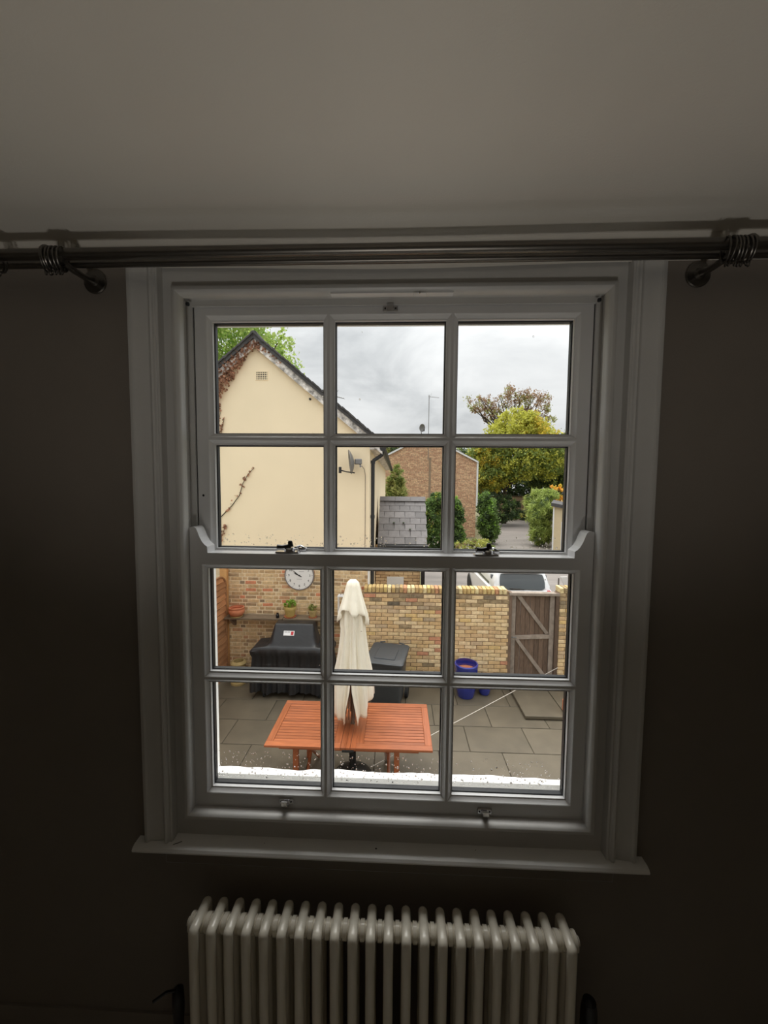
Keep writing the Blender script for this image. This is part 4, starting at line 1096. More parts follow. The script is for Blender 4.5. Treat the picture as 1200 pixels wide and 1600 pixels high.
# sparse brown tree behind it
BBL = [(10.6, 50, 14.6, 2.4, 1.5, 1.0), (14.5, 50, 15.5, 2.8, 1.5, 1.3), (17.6, 50, 14.8, 2.4, 1.5, 1.4), (15.8, 50, 12.6, 2.6, 1.5, 1.2), (18.6, 50, 12.2, 1.6, 1.5, 1.2), (12.0, 50, 13.3, 2.0, 1.5, 1.0)]
tree('autumn_tree', 'tall half-bare brown tree behind the yellow one', (14.5, 50.5, -0.05), 16.5, BBL, [(L_RUST, 5200, 0.25, None), (L_OLIVE, 2600, 0.25, None)], 0.3, 0.5, 0.1, 46)
# dark trees on the right and behind
tree('dark_tree', 'dark green tree over the right-hand side of the drive', (18.5, 44, -0.05), 10, [(17.4, 43, 7.4, 2.2, 2, 2.0), (19.6, 43.5, 7.8, 2.5, 2, 2.4), (17.0, 43, 5.0, 2.4, 2, 1.8), (19.5, 43, 4.8, 2.6, 2, 2.2), (15.4, 43.4, 5.6, 1.8, 1.6, 1.6)], [(L_DARK, 12000, 0.30, None), (L_MID, 8000, 0.30, None)], 0.3, 0.3, 0.2)
tree('yew_tree', 'almost black evergreen at the back of the drive', (14.0, 48.8, -0.05), 7, [(13.2, 48.6, 4.6, 2.4, 1.0, 2.0), (15.8, 48.6, 4.5, 2.2, 1.0, 1.9), (11.2, 48.6, 4.2, 2.0, 1.0, 1.9), (18.2, 48.6, 4.2, 2.0, 1.0, 1.9)], [(L_DARK, 9000, 0.34, None)], 0.25, 0.3, 0.2)
tree('thin_tree', 'thin leafy tree top showing past the garage side', (19.8, 46, -0.05), 11, [(19.2, 46, 9.6, 1.4, 1, 1.0), (20.6, 46, 10.0, 1.6, 1, 1.2)], [(L_RUST, 600, 0.3, None)], 0.2, 0.6, 0.1, 14)
tree('back_tree', 'dark tree peeping over the right slope of the brick house roof', (7.8, 48, -0.05), 9, [(7.4, 47, 7.8, 1.8, 1.4, 1.3), (8.8, 47, 6.4, 1.4, 1.4, 1.3)], [(L_DARK, 1400, 0.34, None), (L_MID, 600, 0.34, None)], 0.2, 0.4, 0.1)
tree('back_tree', 'dark tree peeping over the left slope of the brick house roof', (-2.4, 44, -0.05), 9, [(-2.6, 43.5, 8.4, 2.2, 1.4, 1.1), (-0.6, 43.5, 8.0, 1.4, 1.4, 0.8)], [(L_DARK, 1600, 0.34, None), (L_OLIVE, 700, 0.34, None)], 0.2, 0.4, 0.1)

def shrub(name, label, base, blobs, sets, shell=0.3, stems=7, aspect=0.5, droop=0.0, cat='shrub', group=None):
    T = empty(name, base, label, cat, group); mb = MB()
    tips = [(q[0]+random.uniform(-.4, .4)*q[3], q[1]+random.uniform(-.3, .3)*q[4], q[2]+random.uniform(0.0, .6)*q[5]) for q in (blobs*stems)[:max(stems, len(blobs))]]
    branches(mb, base, tips, 0.03); mb.build('stems', M_BARK, T, fix=False)
    for (m, n, size) in sets:
        o = link('foliage', leaf_mesh('foliage', blob_points(blobs, n, shell), size, m, aspect, droop), T); o['kind'] = 'stuff'
    return T
shrub('laurel_shrub', 'glossy evergreen shrub at the right edge of the slate roof', (2.1, 22.6, -0.02), [(2.0, 22.4, 1.9, 0.75, 0.6, 1.2), (2.15, 22.4, 0.8, 0.85, 0.6, 0.8), (2.3, 22.4, 2.9, 0.55, 0.5, 0.6)], [(L_LAUREL, 6500, 0.17), (L_BRIGHT, 900, 0.17), (L_DARK, 2500, 0.17)])
shrub('laurel_shrub', 'narrow glossy shrub standing in front of the brick gable', (3.8, 23.0, -0.02), [(3.55, 22.9, 1.8, 0.55, 0.5, 1.2), (3.6, 22.9, 0.8, 0.58, 0.5, 0.8), (3.45, 22.9, 2.75, 0.40, 0.4, 0.5)], [(L_LAUREL, 6000, 0.17), (L_FRESH, 900, 0.16), (L_DARK, 2200, 0.17)])
shrub('laurel_bush', 'rounded dark laurel bush at the corner of the brick house', (6.15, 25.6, -0.02), [(6.15, 25.5, 1.8, 0.60, 0.7, 1.4), (5.95, 25.5, 2.9, 0.42, 0.5, 0.6), (6.4, 25.5, 1.0, 0.6, 0.6, 0.9)], [(L_LAUREL, 6000, 0.17), (L_FRESH, 1000, 0.16), (L_DARK, 2500, 0.17)])
shrub('dark_hedge', 'dark clipped hedge along the far left of the drive', (10.0, 38.2, -0.02), [(8.9, 38, 2.2, 1.1, 1, 1.4), (10.6, 38, 1.8, 1.2, 1, 1.4), (11.9, 39.5, 1.6, 0.9, 1, 1.2)], [(L_DARK, 3600, 0.24), (L_LAUREL, 1500, 0.24)], cat='hedge')
shrub('feathery_shrub', 'feathery grey-green shrub between the cottage and the brick house', (-0.15, 16.6, -0.02), [(-0.1, 16.5, 3.4, 0.5, 0.5, 0.9), (-0.2, 16.5, 2.2, 0.55, 0.5, 1.4), (0.0, 16.5, 4.2, 0.34, 0.3, 0.6)], [(L_OLIVE, 5200, 0.24), (L_MID, 2600, 0.24)], aspect=0.16, droop=-0.5)
shrub('bamboo_clump', 'pale arching bamboo at the right of the drive', (9.7, 25, -0.02), [(9.55, 25, 2.1, 0.75, 0.9, 1.1), (10.5, 28.0, 2.6, 1.0, 0.6, 1.1), (9.45, 24.6, 0.9, 0.65, 0.8, 0.9), (11.1, 28.0, 3.3, 0.8, 0.5, 0.5)], [(L_BAMBOO, 8000, 0.36), (L_MID, 3000, 0.32), (L_DARK, 2000, 0.28)], aspect=0.13, droop=0.5)
shrub('orange_shrub', 'small orange-leaved shrub above the bamboo', (13.2, 31, -0.02), [(13.0, 31, 3.7, 0.55, 0.5, 0.55), (13.2, 31, 2.4, 0.6, 0.6, 0.9)], [(L_ORANGE, 800, 0.2), (L_GOLD, 300, 0.2)])
shrub('verge_weeds', 'straggly weeds on the verge below the laurel bush', (5.0, 22.6, -0.02), [(4.4, 22.6, 0.25, 0.8, 0.9, 0.35), (5.4, 23.2, 0.22, 0.7, 0.9, 0.3), (3.4, 21.5, 0.3, 0.7, 0.9, 0.4)], [(L_PALE, 1800, 0.15), (L_MID, 900, 0.15), (L_RUST, 300, 0.12)], cat='weeds')
shrub('grass_verge', 'long yellowish grass along the foot of the far wall', (14.0, 45.2, -0.02), [(12.8, 44.8, 0.3, 1.6, 0.7, 0.5), (15.6, 45.0, 0.3, 1.6, 0.7, 0.5), (10.8, 42.5, 0.2, 1.2, 1.2, 0.3)], [(L_PALE, 1400, 0.25), (L_GOLD, 500, 0.22)], cat='grass')

# ---------------------------------------------------------------- white hatchback behind the gate
def car():
    C_ = empty('white_car', (3.55, 11.7, -0.012), 'white hatchback parked behind the garden gate, rear window facing', 'car', local=True)
    # local: x across, y along (rear at -2.05), z up
    def body_sec(y, w, zb, zs, zt, tw):
        """closed half-width section: sill zb, shoulder zs (width w), top zt (width tw)"""
        h = [(0, zb), (w*0.86, zb), (w*0.97, zb+0.10), (w, zb+(zs-zb)*0.55), (w*0.985, zs-0.03), (w*0.95, zs), (tw, zt), (0, zt+0.012)]
        L2 = [(x, y, z) for x, z in h]; return L2+[(-x, y, z) for x, z in h[-2:0:-1]]
    secs = [body_sec(-2.06, 0.70, 0.34, 0.80, 0.84, 0.55), body_sec(-2.02, 0.80, 0.27, 0.88, 0.93, 0.64), body_sec(-1.85, 0.86, 0.22, 0.95, 0.99, 0.70), body_sec(-1.3, 0.885, 0.2, 0.97, 1.0, 0.74),
            body_sec(-0.5, 0.885, 0.2, 0.95, 0.98, 0.76), body_sec(0.6, 0.885, 0.2, 0.93, 0.97, 0.74), body_sec(1.2, 0.88, 0.2, 0.90, 0.95, 0.70), body_sec(1.75, 0.84, 0.22, 0.78, 0.84, 0.62), body_sec(2.05, 0.70, 0.3, 0.62, 0.66, 0.5)]
    mb = MB(); mb.grid(secs, wrap=True); mb.add(secs[0], [tuple(range(len(secs[0])))]); mb.add(secs[-1], [tuple(range(len(secs[-1])))])
    mb.build('body', M_CARW, C_, smooth=35)
    # cabin shell: roof + pillars
    def cab(y, wb, zb, wt, zt):
        h = [(wb, zb), (wb*0.985+wt*0.015, zb+(zt-zb)*0.4), (wt+0.02, zt-0.07), (wt-0.05, zt-0.015), (0, zt+0.015)]
        return [(x, y, z) for x, z in h]+[(-x, y, z) for x, z in h[-2::-1]]
    S = [cab(-1.94, 0.76, 0.93, 0.68, 1.02), cab(-1.86, 0.785, 0.95, 0.70, 1.24), cab(-1.74, 0.79, 0.97, 0.67, 1.44), cab(-1.55, 0.80, 0.97, 0.64, 1.49), cab(-0.8, 0.80, 0.97, 0.61, 1.53), cab(0.0, 0.80, 0.96, 0.60, 1.52), cab(0.45, 0.79, 0.95, 0.56, 1.44), cab(1.15, 0.74, 0.93, 0.50, 0.99)]
    mb = MB(); mb.grid(S); mb.add(S[0], [tuple(range(len(S[0])))]); mb.build('cabin', M_CARW, C_, smooth=35)
    # rear window, curved, lying just proud of the tailgate
    P = []
    for (y, z, w) in ((-1.975, 0.985, 0.54), (-1.958, 1.03, 0.62), (-1.905, 1.17, 0.63), (-1.845, 1.30, 0.615), (-1.80, 1.385, 0.585)):
        P.append([(w*u, y-0.014+0.008*u*u, z-0.012*u*u) for u in np.linspace(-1, 1, 11)])
    mb = MB(); mb.grid(P); mb.grid([[(x, y+0.03, z-0.01) for x, y, z in r_] for r_ in P])
    mb.build('rear_window', M_CARG, C_, smooth=True)
    MB().cbox(-0.56, 0.56, -1.90, -1.60, 1.435, 1.475, 0.012).build('spoiler', M_CARW, C_, smooth=30)
    MB().tube([(0.02, -2.02, 0.985), (-0.15, -2.03, 1.005), (-0.36, -2.01, 1.01)], 0.014, 6).build('rear_wiper', M_BLACK, C_)
    MB().lathe([(0.045, 0), (0.045, 0.012), (0.03, 0.015), (0.0001, 0.015)], M=Matrix.Translation((0, -2.045, 0.87)) @ Matrix.Rotation(R(90), 4, 'X'), n=16).build('badge', M_CHROME, C_)
    for s in (-1, 1):
        MB().cbox(min(s*0.66, s*0.80), max(s*0.66, s*0.80), -2.045, -1.80, 0.74, 0.95, 0.03).build('tail_light', M_RED, C_, smooth=30)
        P = [[(s*(0.815-0.10*t), y, 0.99+0.36*t) for y in np.linspace(-1.42+0.1*t, 0.75-0.35*t, 5)] for t in (0, 0.5, 1)]
        mb = MB(); mb.grid(P); mb.grid([[(x-s*0.02, y, z) for x, y, z in r_] for r_ in P]); mb.build('side_window', M_CARG, C_, smooth=True)
        # rear quarter glass
        MB().prism([(-1.70, 1.02), (-1.48, 1.01), (-1.50, 1.30), (-1.60, 1.30)], 'x', s*0.735, s*0.79).build('quarter_window', M_CARG, C_)
        MB().cbox(min(s*0.86, s*1.02), max(s*0.86, s*1.02), 0.62, 0.74, 0.96, 1.09, 0.02).build('door_mirror', M_CARW, C_, smooth=30)
        for yw in (-1.28, 1.30):
            T = Matrix.Translation((s*0.80, yw, 0.31)) @ Matrix.Rotation(R(90)*s, 4, 'Y')
            w = MB().lathe([(0.19, -0.09), (0.29, -0.09), (0.31, -0.06), (0.31, 0.07), (0.29, 0.10), (0.20, 0.10)], M=T, n=28).build('wheel', M_TYRE, C_, smooth=30)
            MB().lathe([(0.205, 0.06), (0.20, 0.092), (0.12, 0.075), (0.05, 0.085), (0.0001, 0.09)], M=T, n=20).build('hub_cap', M_GREYMET, w, smooth=30)
            MB().lathe([(0.315, 0.02), (0.375, 0.02), (0.375, 0.092), (0.315, 0.092), (0.315, 0.02)], M=T, n=28, cap=False).build('wheel_arch', M_BLACK, C_)
car()

def white_sign():
    S = empty('white_board', (3.35, 7.1, 0), 'white board leaning on a post behind the brick pier', 'board')
    MB().prism([(3.45, 1.95), (3.59, 1.96), (3.70, 1.60), (3.62, 1.60)], 'y', 7.05, 7.075).build('sheet', M_WHITEP, S)
    MB().tube([(3.435, 7.1, 0.0), (3.435, 7.1, 1.92)], 0.016, 6).build('post', M_GREYMET, S); MB().tube([(3.70, 7.1, 0.0), (3.62, 7.1, 1.85)], 0.016, 6).build('strut', M_GREYMET, S)
white_sign()

# ---------------------------------------------------------------- teak table
def table():
    T = empty('teak_table', (-0.53, 3.76, 0), 'wet orange-brown slatted teak garden table with a parasol through it', 'table')
    x0, x1, y0, y1, z = -1.53, 0.467, 3.275, 4.24, 0.74; t_ = 0.028; fw = 0.085
    xm0, xm1 = -0.622, -0.438
    def piece(nm, a, b, c, d, m, dz=0.0): MB().cbox(a, b, c, d, z-t_+dz, z+dz, 0.003).build(nm, m, T)
    for (a, b) in ((x0, xm0), (xm1, x1)):
        piece('frame_rail', a, b-0.001, y0, y0+fw, M_TEAK); piece('frame_rail', a, b-0.001, y1-fw, y1, M_TEAK)
        piece('frame_end', a, a+fw, y0+fw+.001, y1-fw-.001, M_TEAKY); piece('frame_end', b-fw, b-0.001, y0+fw+.001, y1-fw-.001, M_TEAKY)
        n = 14; w = (y1-y0-2*fw)/n
        sm = MB().cbox(-(b-a-2*fw)/2+0.001, (b-a-2*fw)/2-0.001, -w/2+0.0035, w/2-0.0035, -0.018, 0, 0.003).mesh('slat', M_TEAK)
        for i in range(n): link('slat', sm, T, ((a+b)/2, y0+fw+(i+0.5)*w, z-0.003))
    ym, hr = 3.757, 0.028
    for (a, b) in ((xm0, -0.5565), (-0.5035, xm1)):
        piece('centre_board', a+0.002, b, y0, y1, M_TEAKY)
    piece('centre_board', -0.555, -0.505, y0, ym-hr, M_TEAKY); piece('centre_board', -0.555, -0.505, ym+hr, y1, M_TEAKY)
    # aprons and legs
    for yy in (y0+0.06, y1-0.09): MB().cbox(x0+0.16, x1-0.16, yy, yy+0.03, z-0.085, z-t_-0.001, 0.003).build('apron', M_TEAK, T)
    for xx in (-1.30, -0.70, -0.36, 0.15): MB().cbox(xx, xx+0.03, y0+0.092, y1-0.092, z-0.075, z-t_-0.001, 0.003).build('cross_rail', M_TEAKY, T)
    for xx in (-1.18, 0.045):
        for yy in (y0+0.10, y1-0.16): MB().cbox(xx-0.032, xx+0.032, yy, yy+0.06, 0.0, z-0.076, 0.004).build('leg', M_TEAKY, T)
        MB().cbox(xx-0.09, xx+0.09, y0+0.095, y0+0.16, z-0.075, z-0.055, 0.003).build('leg_bracket', M_TEAKY, T)
        s = 1 if xx < -0.5 else -1
        MB().tube([(xx+s*0.10, y0+0.15, 0.02), (xx+s*0.10, y1-0.15, z-0.08)], 0.022, 6).build('cross_leg', M_TEAKY, T)
        MB().tube([(xx+s*0.14, y1-0.15, 0.02), (xx+s*0.14, y0+0.15, z-0.08)], 0.022, 6).build('cross_leg', M_TEAKY, T)
    MB().cbox(-0.60, -0.46, y0-0.004, y0+0.09, z-0.058, z-t_-0.002, 0.003).build('leaf_latch', M_BLACK, T)
table()

def parasol():
    px, py = -0.53, 3.757
    Pz = empty('garden_parasol', (px, py, 0), 'closed cream canvas parasol standing through the teak table', 'parasol')
    MB().tube([(px, py, 0.08), (px, py, 2.60)], 0.021, 12).build('pole', M_OLDWOOD, Pz, smooth=True)
    b = MB(); b.lathe([(0.262, 0.0), (0.262, 0.02), (0.245, 0.045), (0.17, 0.08), (0.07, 0.11), (0.045, 0.12), (0.045, 0.36), (0.03, 0.365), (0.03, 0.3)], (px, py, 0.001), 36)
    b.build('base', M_BLACK, Pz, smooth=35)
    prof = [(2.50, 0.085), (2.40, 0.105), (2.20, 0.125), (2.06, 0.135), (2.0, 0.128), (1.86, 0.140), (1.66, 0.168), (1.46, 0.196), (1.28, 0.208), (1.12, 0.215), (1.0, 0.212), (0.90, 0.205), (0.84, 0.19)]
    n = 96; P = []
    for (z, r_) in prof:
        row = []
        for k in range(n+1):
            a = 2*math.pi*k/n-math.pi/2                       # starts and ends at the side facing the window
            u = k/n
            fold = 0.17*math.sin(8*a+0.6+0.5*math.sin(z*2.2))+0.07*math.sin(17*a+z*3.0)+0.05*math.sin(29*a-z*4)
            rr = r_*(1+fold*min(1.0, (2.62-z)/0.5))
            if z < 2.02: rr *= 1+0.12*math.exp(-((a-0.25)/0.35)**2)*math.exp(-((z-1.15)/0.35)**2)
            # opening in front: the hem parts around the pole
            op = max(0.0, (1.36-z)/0.5); da = 0.36*min(1, op)
            aa = -math.pi/2+da*(1-2*u)*(1-min(1, min(u, 1-u)*5))+2*math.pi*u if da > 0 else a
            zz = z
            if z < 1.1:                                         # uneven hem, shorter at the right
                hem = 0.22*max(0, math.cos(a-0.35))**1.5+0.05*math.sin(5*a+1.0)
                zz = 1.1+(z-1.1)*(1-min(0.95, hem/0.26*1.0)) if hem > 0 else z
            row.append((px+rr*math.cos(aa), py+rr*math.sin(aa)*0.95, zz))
        P.append(row)
    mb = MB(); mb.grid(P)
    o = mb.build('canopy', M_CANVAS, Pz, smooth='all', fix=False)
    sol = o.modifiers.new('cloth', 'SOLIDIFY'); sol.thickness = 0.003
    # top tier over the vent
    prof = [(2.625, 0.012), (2.62, 0.045), (2.595, 0.072), (2.54, 0.086), (2.44, 0.112), (2.33, 0.143), (2.25, 0.166), (2.19, 0.178), (2.145, 0.180)]; P = []
    for i, (z, r_) in enumerate(prof):
        row = []
        for k in range(n):
            a = 2*math.pi*k/n; t_ = i/(len(prof)-1)
            rr = r_*(1+t_*(0.13*math.sin(8*a+0.2)+0.05*math.sin(15*a)))
            row.append((px+rr*math.cos(a), py+rr*math.sin(a)*0.95, z-t_*t_*(0.06*math.sin(4*a+1.1)+0.05*max(0, math.cos(a)))+t_*t_*0.13*max(0, math.sin(-a))**3))
        P.append(row)
    mb = MB(); mb.grid(P, wrap=True); mb.add(P[0], [tuple(range(n))])
    o = mb.build('top_tier', M_CANVAS, Pz, smooth='all', fix=False); sol = o.modifiers.new('cloth', 'SOLIDIFY'); sol.thickness = 0.003
    for k in range(8):
        a = 2*math.pi*(k+0.5)/8; MB().tube([(px+0.05*math.cos(a), py+0.05*math.sin(a), 2.3), (px+0.10*math.cos(a), py+0.10*math.sin(a), 0.84)], 0.008, 5).build('rib', M_OLDWOOD, Pz)
parasol()

def cord():
    o = MB().tube([(3.06, 6.09, 0.45), (1.3, 4.95, 0.225), (-0.30, 3.91, 0.03)], 0.0045, 6).build('washing_line', M_WIRE)
    tag(o, 'thin pale cord stretched low across the patio to the brick pier', 'cord')
cord()

# ---------------------------------------------------------------- covered barbecue
def barbecue():
    B = empty('barbecue', (-1.86, 5.85, 0), 'barbecue under a black fabric cover below the wooden shelf', 'barbecue')
    xc, hw, yf, yb = -1.855, 0.725, 5.56, 6.06
    def top(x, y):
        u = abs(x-xc); sxx = min(1, max(0, (0.46-u)/0.11)); syy = min(1, max(0, (y-yf-0.035)/0.21)); syb = min(1, max(0, (yb+0.03-y)/0.10))
        e = min((hw-u)/0.06, (y-yf)/0.05, (yb-y)/0.05, 1); e = max(0, e)
        z = 0.895+0.045*math.sqrt(max(0, 1-(1-e)**2))
        z += 0.345*min(sxx, 1)*min(syy, syb)
        s = 0.03*max(0, u-0.46)/0.26                        # shelves sag outwards
        return z-s+0.006*noise.noise((x*7, y*9, 0.4))
    nx, ny = 72, 34; P = []
    for j in range(ny+1):
        y = yf+(yb-yf)*j/ny; P.append([(xc-hw+2*hw*i/nx, y, top(xc-hw+2*hw*i/nx, y)) for i in range(nx+1)])
    mb = MB(); mb.grid(P)
    per = [(xc-hw+2*hw*i/nx, yf) for i in range(nx)]+[(xc+hw, yf+(yb-yf)*j/ny) for j in range(ny)]+[(xc+hw-2*hw*i/nx, yb) for i in range(nx)]+[(xc-hw, yb-(yb-yf)*j/ny) for j in range(ny)]
    rows = []
    for (z, infl, amp) in ((None, 0.0, 0.0), (0.86, 0.012, 0.002), (0.80, 0.004, 0.006), (0.74, -0.03, 0.010), (0.5, -0.012, 0.02), (0.25, 0.002, 0.026), (0.10, 0.006, 0.030)):
        row = []
        for k, (x, y) in enumerate(per):
            cx_, cy_ = x-xc, y-(yf+yb)/2; n_ = Vector((cx_/hw if abs(abs(cx_)-hw) < 1e-3 else 0, cy_/((yb-yf)/2) if abs(abs(cy_)-(yb-yf)/2) < 1e-3 else 0, 0))
            if n_.length > 0: n_.normalize()
            w = amp*(math.sin(k*0.55)+0.6*math.sin(k*1.27+1))
            zz = top(x, y) if z is None else z+(0.02*math.sin(k*0.3) if z == 0.10 else 0)
            row.append((x+n_.x*(infl+w), y+n_.y*(infl+w), zz))
        rows.append(row)
    mb.grid(rows, wrap=True)
    mb.build('cover', M_COVER, B, smooth=50)
    for (x, y) in ((xc-0.5, yf+0.06), (xc+0.5, yf+0.06), (xc-0.5, yb-0.06), (xc+0.5, yb-0.06)):
        MB().tube([(x-0.015, y, 0.05), (x+0.015, y, 0.05)], 0.05, 12).build('caster', M_TYRE, B); MB().cbox(x-0.02, x+0.02, y-0.02, y+0.02, 0.06, 0.6, 0.004).build('leg', M_BLACK, B)
    # maker's patch on the sloping front of the hood
    y0_, z0_, y1_, z1_ = 5.655, 1.028, 5.76, 1.20
    ang = math.atan2(top(xc, 5.77)-top(xc, 5.66), 0.11)
    def patch(nm, x0, x1, a, b, m, lift, parent):
        n_ = Vector((0, -math.sin(ang), math.cos(ang))); d_ = Vector((0, math.cos(ang), math.sin(ang))); o_ = Vector((0, 5.70, top(xc-0.02, 5.70)))
        q = [o_+d_*a+n_*lift+Vector((x0, 0, 0)), o_+d_*a+n_*lift+Vector((x1, 0, 0)), o_+d_*b+n_*lift+Vector((x1, 0, 0)), o_+d_*b+n_*lift+Vector((x0, 0, 0))]
        return MB().add(q+[v-n_*0.008 for v in q], [(0, 1, 2, 3), (7, 6, 5, 4), (0, 4, 5, 1), (1, 5, 6, 2), (2, 6, 7, 3), (3, 7, 4, 0)]).build(nm, m, parent)
    p = patch('logo_patch', -2.02, -1.825, -0.012, 0.072, M_WHITEP, 0.014, B)
    patch('logo_mark', -1.885, -1.838, 0.0, 0.060, M_RED, 0.017, p)
    patch('logo_letters', -2.005, -1.955, 0.045, 0.055, M_GREYMET, 0.017, p); patch('logo_letters', -1.945, -1.90, 0.045, 0.055, M_GREYMET, 0.017, p)
barbecue()

# ---------------------------------------------------------------- wheelie bin
def wheelie_bin():
    B = empty('wheelie_bin', (-0.12, 5.56, 0), 'dark grey wheelie bin with a sloping lid by the garden wall', 'bin', rz=R(-11), local=True); B.scale = (1.09, 1.0, 0.90)
    def loop(z, w, d0, d1, r_=0.04):
        pts = []
        for (cx_, cy_, a0) in ((w-r_, d0+r_, -90), (w-r_, d1-r_, 0), (-w+r_, d1-r_, 90), (-w+r_, d0+r_, 180)):
            for k in range(4):
                a = R(a0+30*k); pts.append((cx_+r_*math.cos(a), cy_+r_*math.sin(a), z))
        return pts
    P = [loop(0.06, 0.225, -0.24, 0.24), loop(0.30, 0.24, -0.27, 0.26), (loop(0.80, 0.268, -0.325, 0.29)), loop(0.86, 0.272, -0.33, 0.295), loop(0.862, 0.285, -0.345, 0.30), loop(0.93, 0.288, -0.35, 0.31)]
    mb = MB(); mb.grid(P, wrap=True); mb.add(P[0], [tuple(range(16))[::-1]]); mb.add(P[-1], [tuple(range(16))]); mb.build('body', M_BIN, B, smooth=35)
    def tilt(lp, s): return [(x, y, z+s*(y+0.37)) for x, y, z in lp]
    Q = [tilt(loop(0.925, 0.308, -0.385, 0.33, 0.05), 0.09), tilt(loop(0.955, 0.310, -0.388, 0.33, 0.05), 0.09), tilt(loop(0.972, 0.295, -0.37, 0.32, 0.05), 0.09), tilt(loop(0.985, 0.24, -0.27, 0.24, 0.05), 0.07)]
    mb = MB(); mb.grid(Q, wrap=True); mb.add(Q[0], [tuple(range(16))[::-1]]); mb.add(Q[-1], [tuple(range(16))]); l_ = mb.build('lid', M_BIN, B, smooth=25)
    MB().cbox(-0.17, 0.16, -0.20, 0.16, 0.985, 1.025, 0.008, M=Matrix.Rotation(R(4), 4, 'X')).build('lid_panel', M_BIN, l_)
    for s in (-1, 1): MB().tube([(s*0.2, 0.28, 0.985), (s*0.2, 0.35, 1.03), (s*0.12, 0.37, 1.035)], 0.013, 6).build('lid_lug', M_BIN, l_)
    MB().tube([(-0.22, 0.36, 0.96), (0.22, 0.36, 0.96)], 0.015, 8).build('handle', M_BIN, B)
    for s in (-1, 1):
        MB().tube([(s*0.25, 0.25, 0.1), (s*0.30, 0.25, 0.1)], 0.10, 16).build('wheel', M_TYRE, B)
wheelie_bin()

# ---------------------------------------------------------------- pots and the shelf
def pot(name, label, loc, prof, m, n=28, cat='pot', soil=None, group=None):
    P = empty(name, loc, label, cat, group)
    w = [(r_, z) for r_, z in prof]; inner = [(max(r_-0.018, 0.02), z) for r_, z in prof[::-1] if z > prof[-1][1]*0.55]
    MB().lathe([(0.0001, prof[0][1])]+w+inner+[(0.0001, inner[-1][1])], loc, n).build('vessel', m, P, smooth=40)
    zs = loc[2]+prof[-1][1]*(0.80 if soil is None else soil); rs = np.interp(prof[-1][1]*(0.80 if soil is None else soil), [z for _, z in prof], [r_ for r_, _ in prof])-0.02
    MB().lathe([(0.0001, 0.005), (rs, 0.0), (rs, -0.01), (0.0001, -0.01)], (loc[0], loc[1], zs), n).build('soil', M_JOINT if m is not M_BLUE else M_TERRA, P)
    return P
pot('blue_pot', 'large cobalt blue glazed pot by the garden wall', (1.305, 5.84, 0.0), [(0.145, 0), (0.155, 0.02), (0.185, 0.20), (0.205, 0.41), (0.208, 0.53), (0.215, 0.55), (0.215, 0.60), (0.205, 0.61)], M_BLUE)
pot('blue_pot', 'small cobalt blue pot beside the larger blue one', (1.665, 5.93, 0.0), [(0.085, 0), (0.10, 0.03), (0.12, 0.15), (0.118, 0.26), (0.125, 0.275), (0.125, 0.31), (0.118, 0.318)], M_BLUE)
def shelf():
    S = empty('wall_shelf', (-2.1, 6.24, 1.24), 'long weathered plank shelf on the cottage brick wall', 'shelf')
    MB().cbox(-3.30, -2.165, 6.10, 6.342, 1.235, 1.268, 0.004).build('plank', M_SHELF, S); MB().cbox(-2.155, -0.98, 6.10, 6.342, 1.237, 1.27, 0.004).build('plank', M_SHELF, S)
    for x in (-3.18, -2.22, -1.55, -1.05): MB().prism([(6.345, 1.235), (6.12, 1.235), (6.13, 1.20), (6.30, 1.05), (6.345, 1.05)], 'x', x-0.02, x+0.02).build('bracket', M_OLDWOOD, S)
shelf()
ZS = 1.269
P_ = pot('terracotta_bowl', 'wide terracotta bowl at the fence end of the shelf', (-3.085, 6.185, ZS+0.018), [(0.085, 0), (0.12, 0.02), (0.15, 0.075), (0.15, 0.115), (0.138, 0.135), (0.143, 0.14), (0.147, 0.165), (0.14, 0.17)], M_TERRA, cat='bowl', soil=0.6)
MB().lathe([(0.10, 0), (0.115, 0.004), (0.118, 0.018), (0.10, 0.018), (0.0001, 0.017)], (-3.085, 6.185, ZS), 24).build('saucer', M_CHIM, P_, smooth=30)
def planted(name, label, loc, r_, h, m, leafm, nl, ls, hh, saucer=True, aspect=0.6):
    P = empty(name, loc, label, 'potted plant')
    z0 = loc[2]+(0.02 if saucer else 0)
    MB().lathe([(0.0001, 0), (r_*0.68, 0), (r_*0.72, 0.01), (r_*0.92, h*0.72), (r_*0.93, h*0.74), (r_, h*0.76), (r_*1.02, h), (r_*0.93, h), (r_*0.88, h*0.85), (0.0001, h*0.85)], (loc[0], loc[1], z0), 24).build('vessel', m, P, smooth=35)
    if saucer: MB().lathe([(0.0001, 0), (r_*0.85, 0.0), (r_*0.98, 0.022), (r_*0.92, 0.022), (r_*0.8, 0.012), (0.0001, 0.012)], loc, 24).build('saucer', M_TERRA, P, smooth=35)
    o = link('leaves', leaf_mesh('leaves', blob_points([(loc[0], loc[1], z0+h+hh*0.35, r_*0.85, r_*0.8, hh*0.6)], nl, 0.1), ls, leafm, aspect, -0.5), P); o['kind'] = 'stuff'
    mb = MB(); branches(mb, (loc[0], loc[1], z0+h*0.85), [(loc[0]+random.uniform(-.6, .6)*r_, loc[1]+random.uniform(-.5, .5)*r_, z0+h+hh*0.5) for _ in range(6)], 0.006); mb.build('stems', L_SUCC, P, fix=False)
planted('potted_succulent', 'ochre pot of green succulents on the shelf under the clock', (-2.045, 6.215, ZS), 0.12, 0.19, M_OCHRE, L_SUCC, 320, 0.055, 0.14)
planted('potted_plant', 'small brown pot with wispy leaves behind the window bar', (-1.60, 6.215, ZS), 0.085, 0.13, M_CHIM, L_OLIVE, 130, 0.06, 0.14)
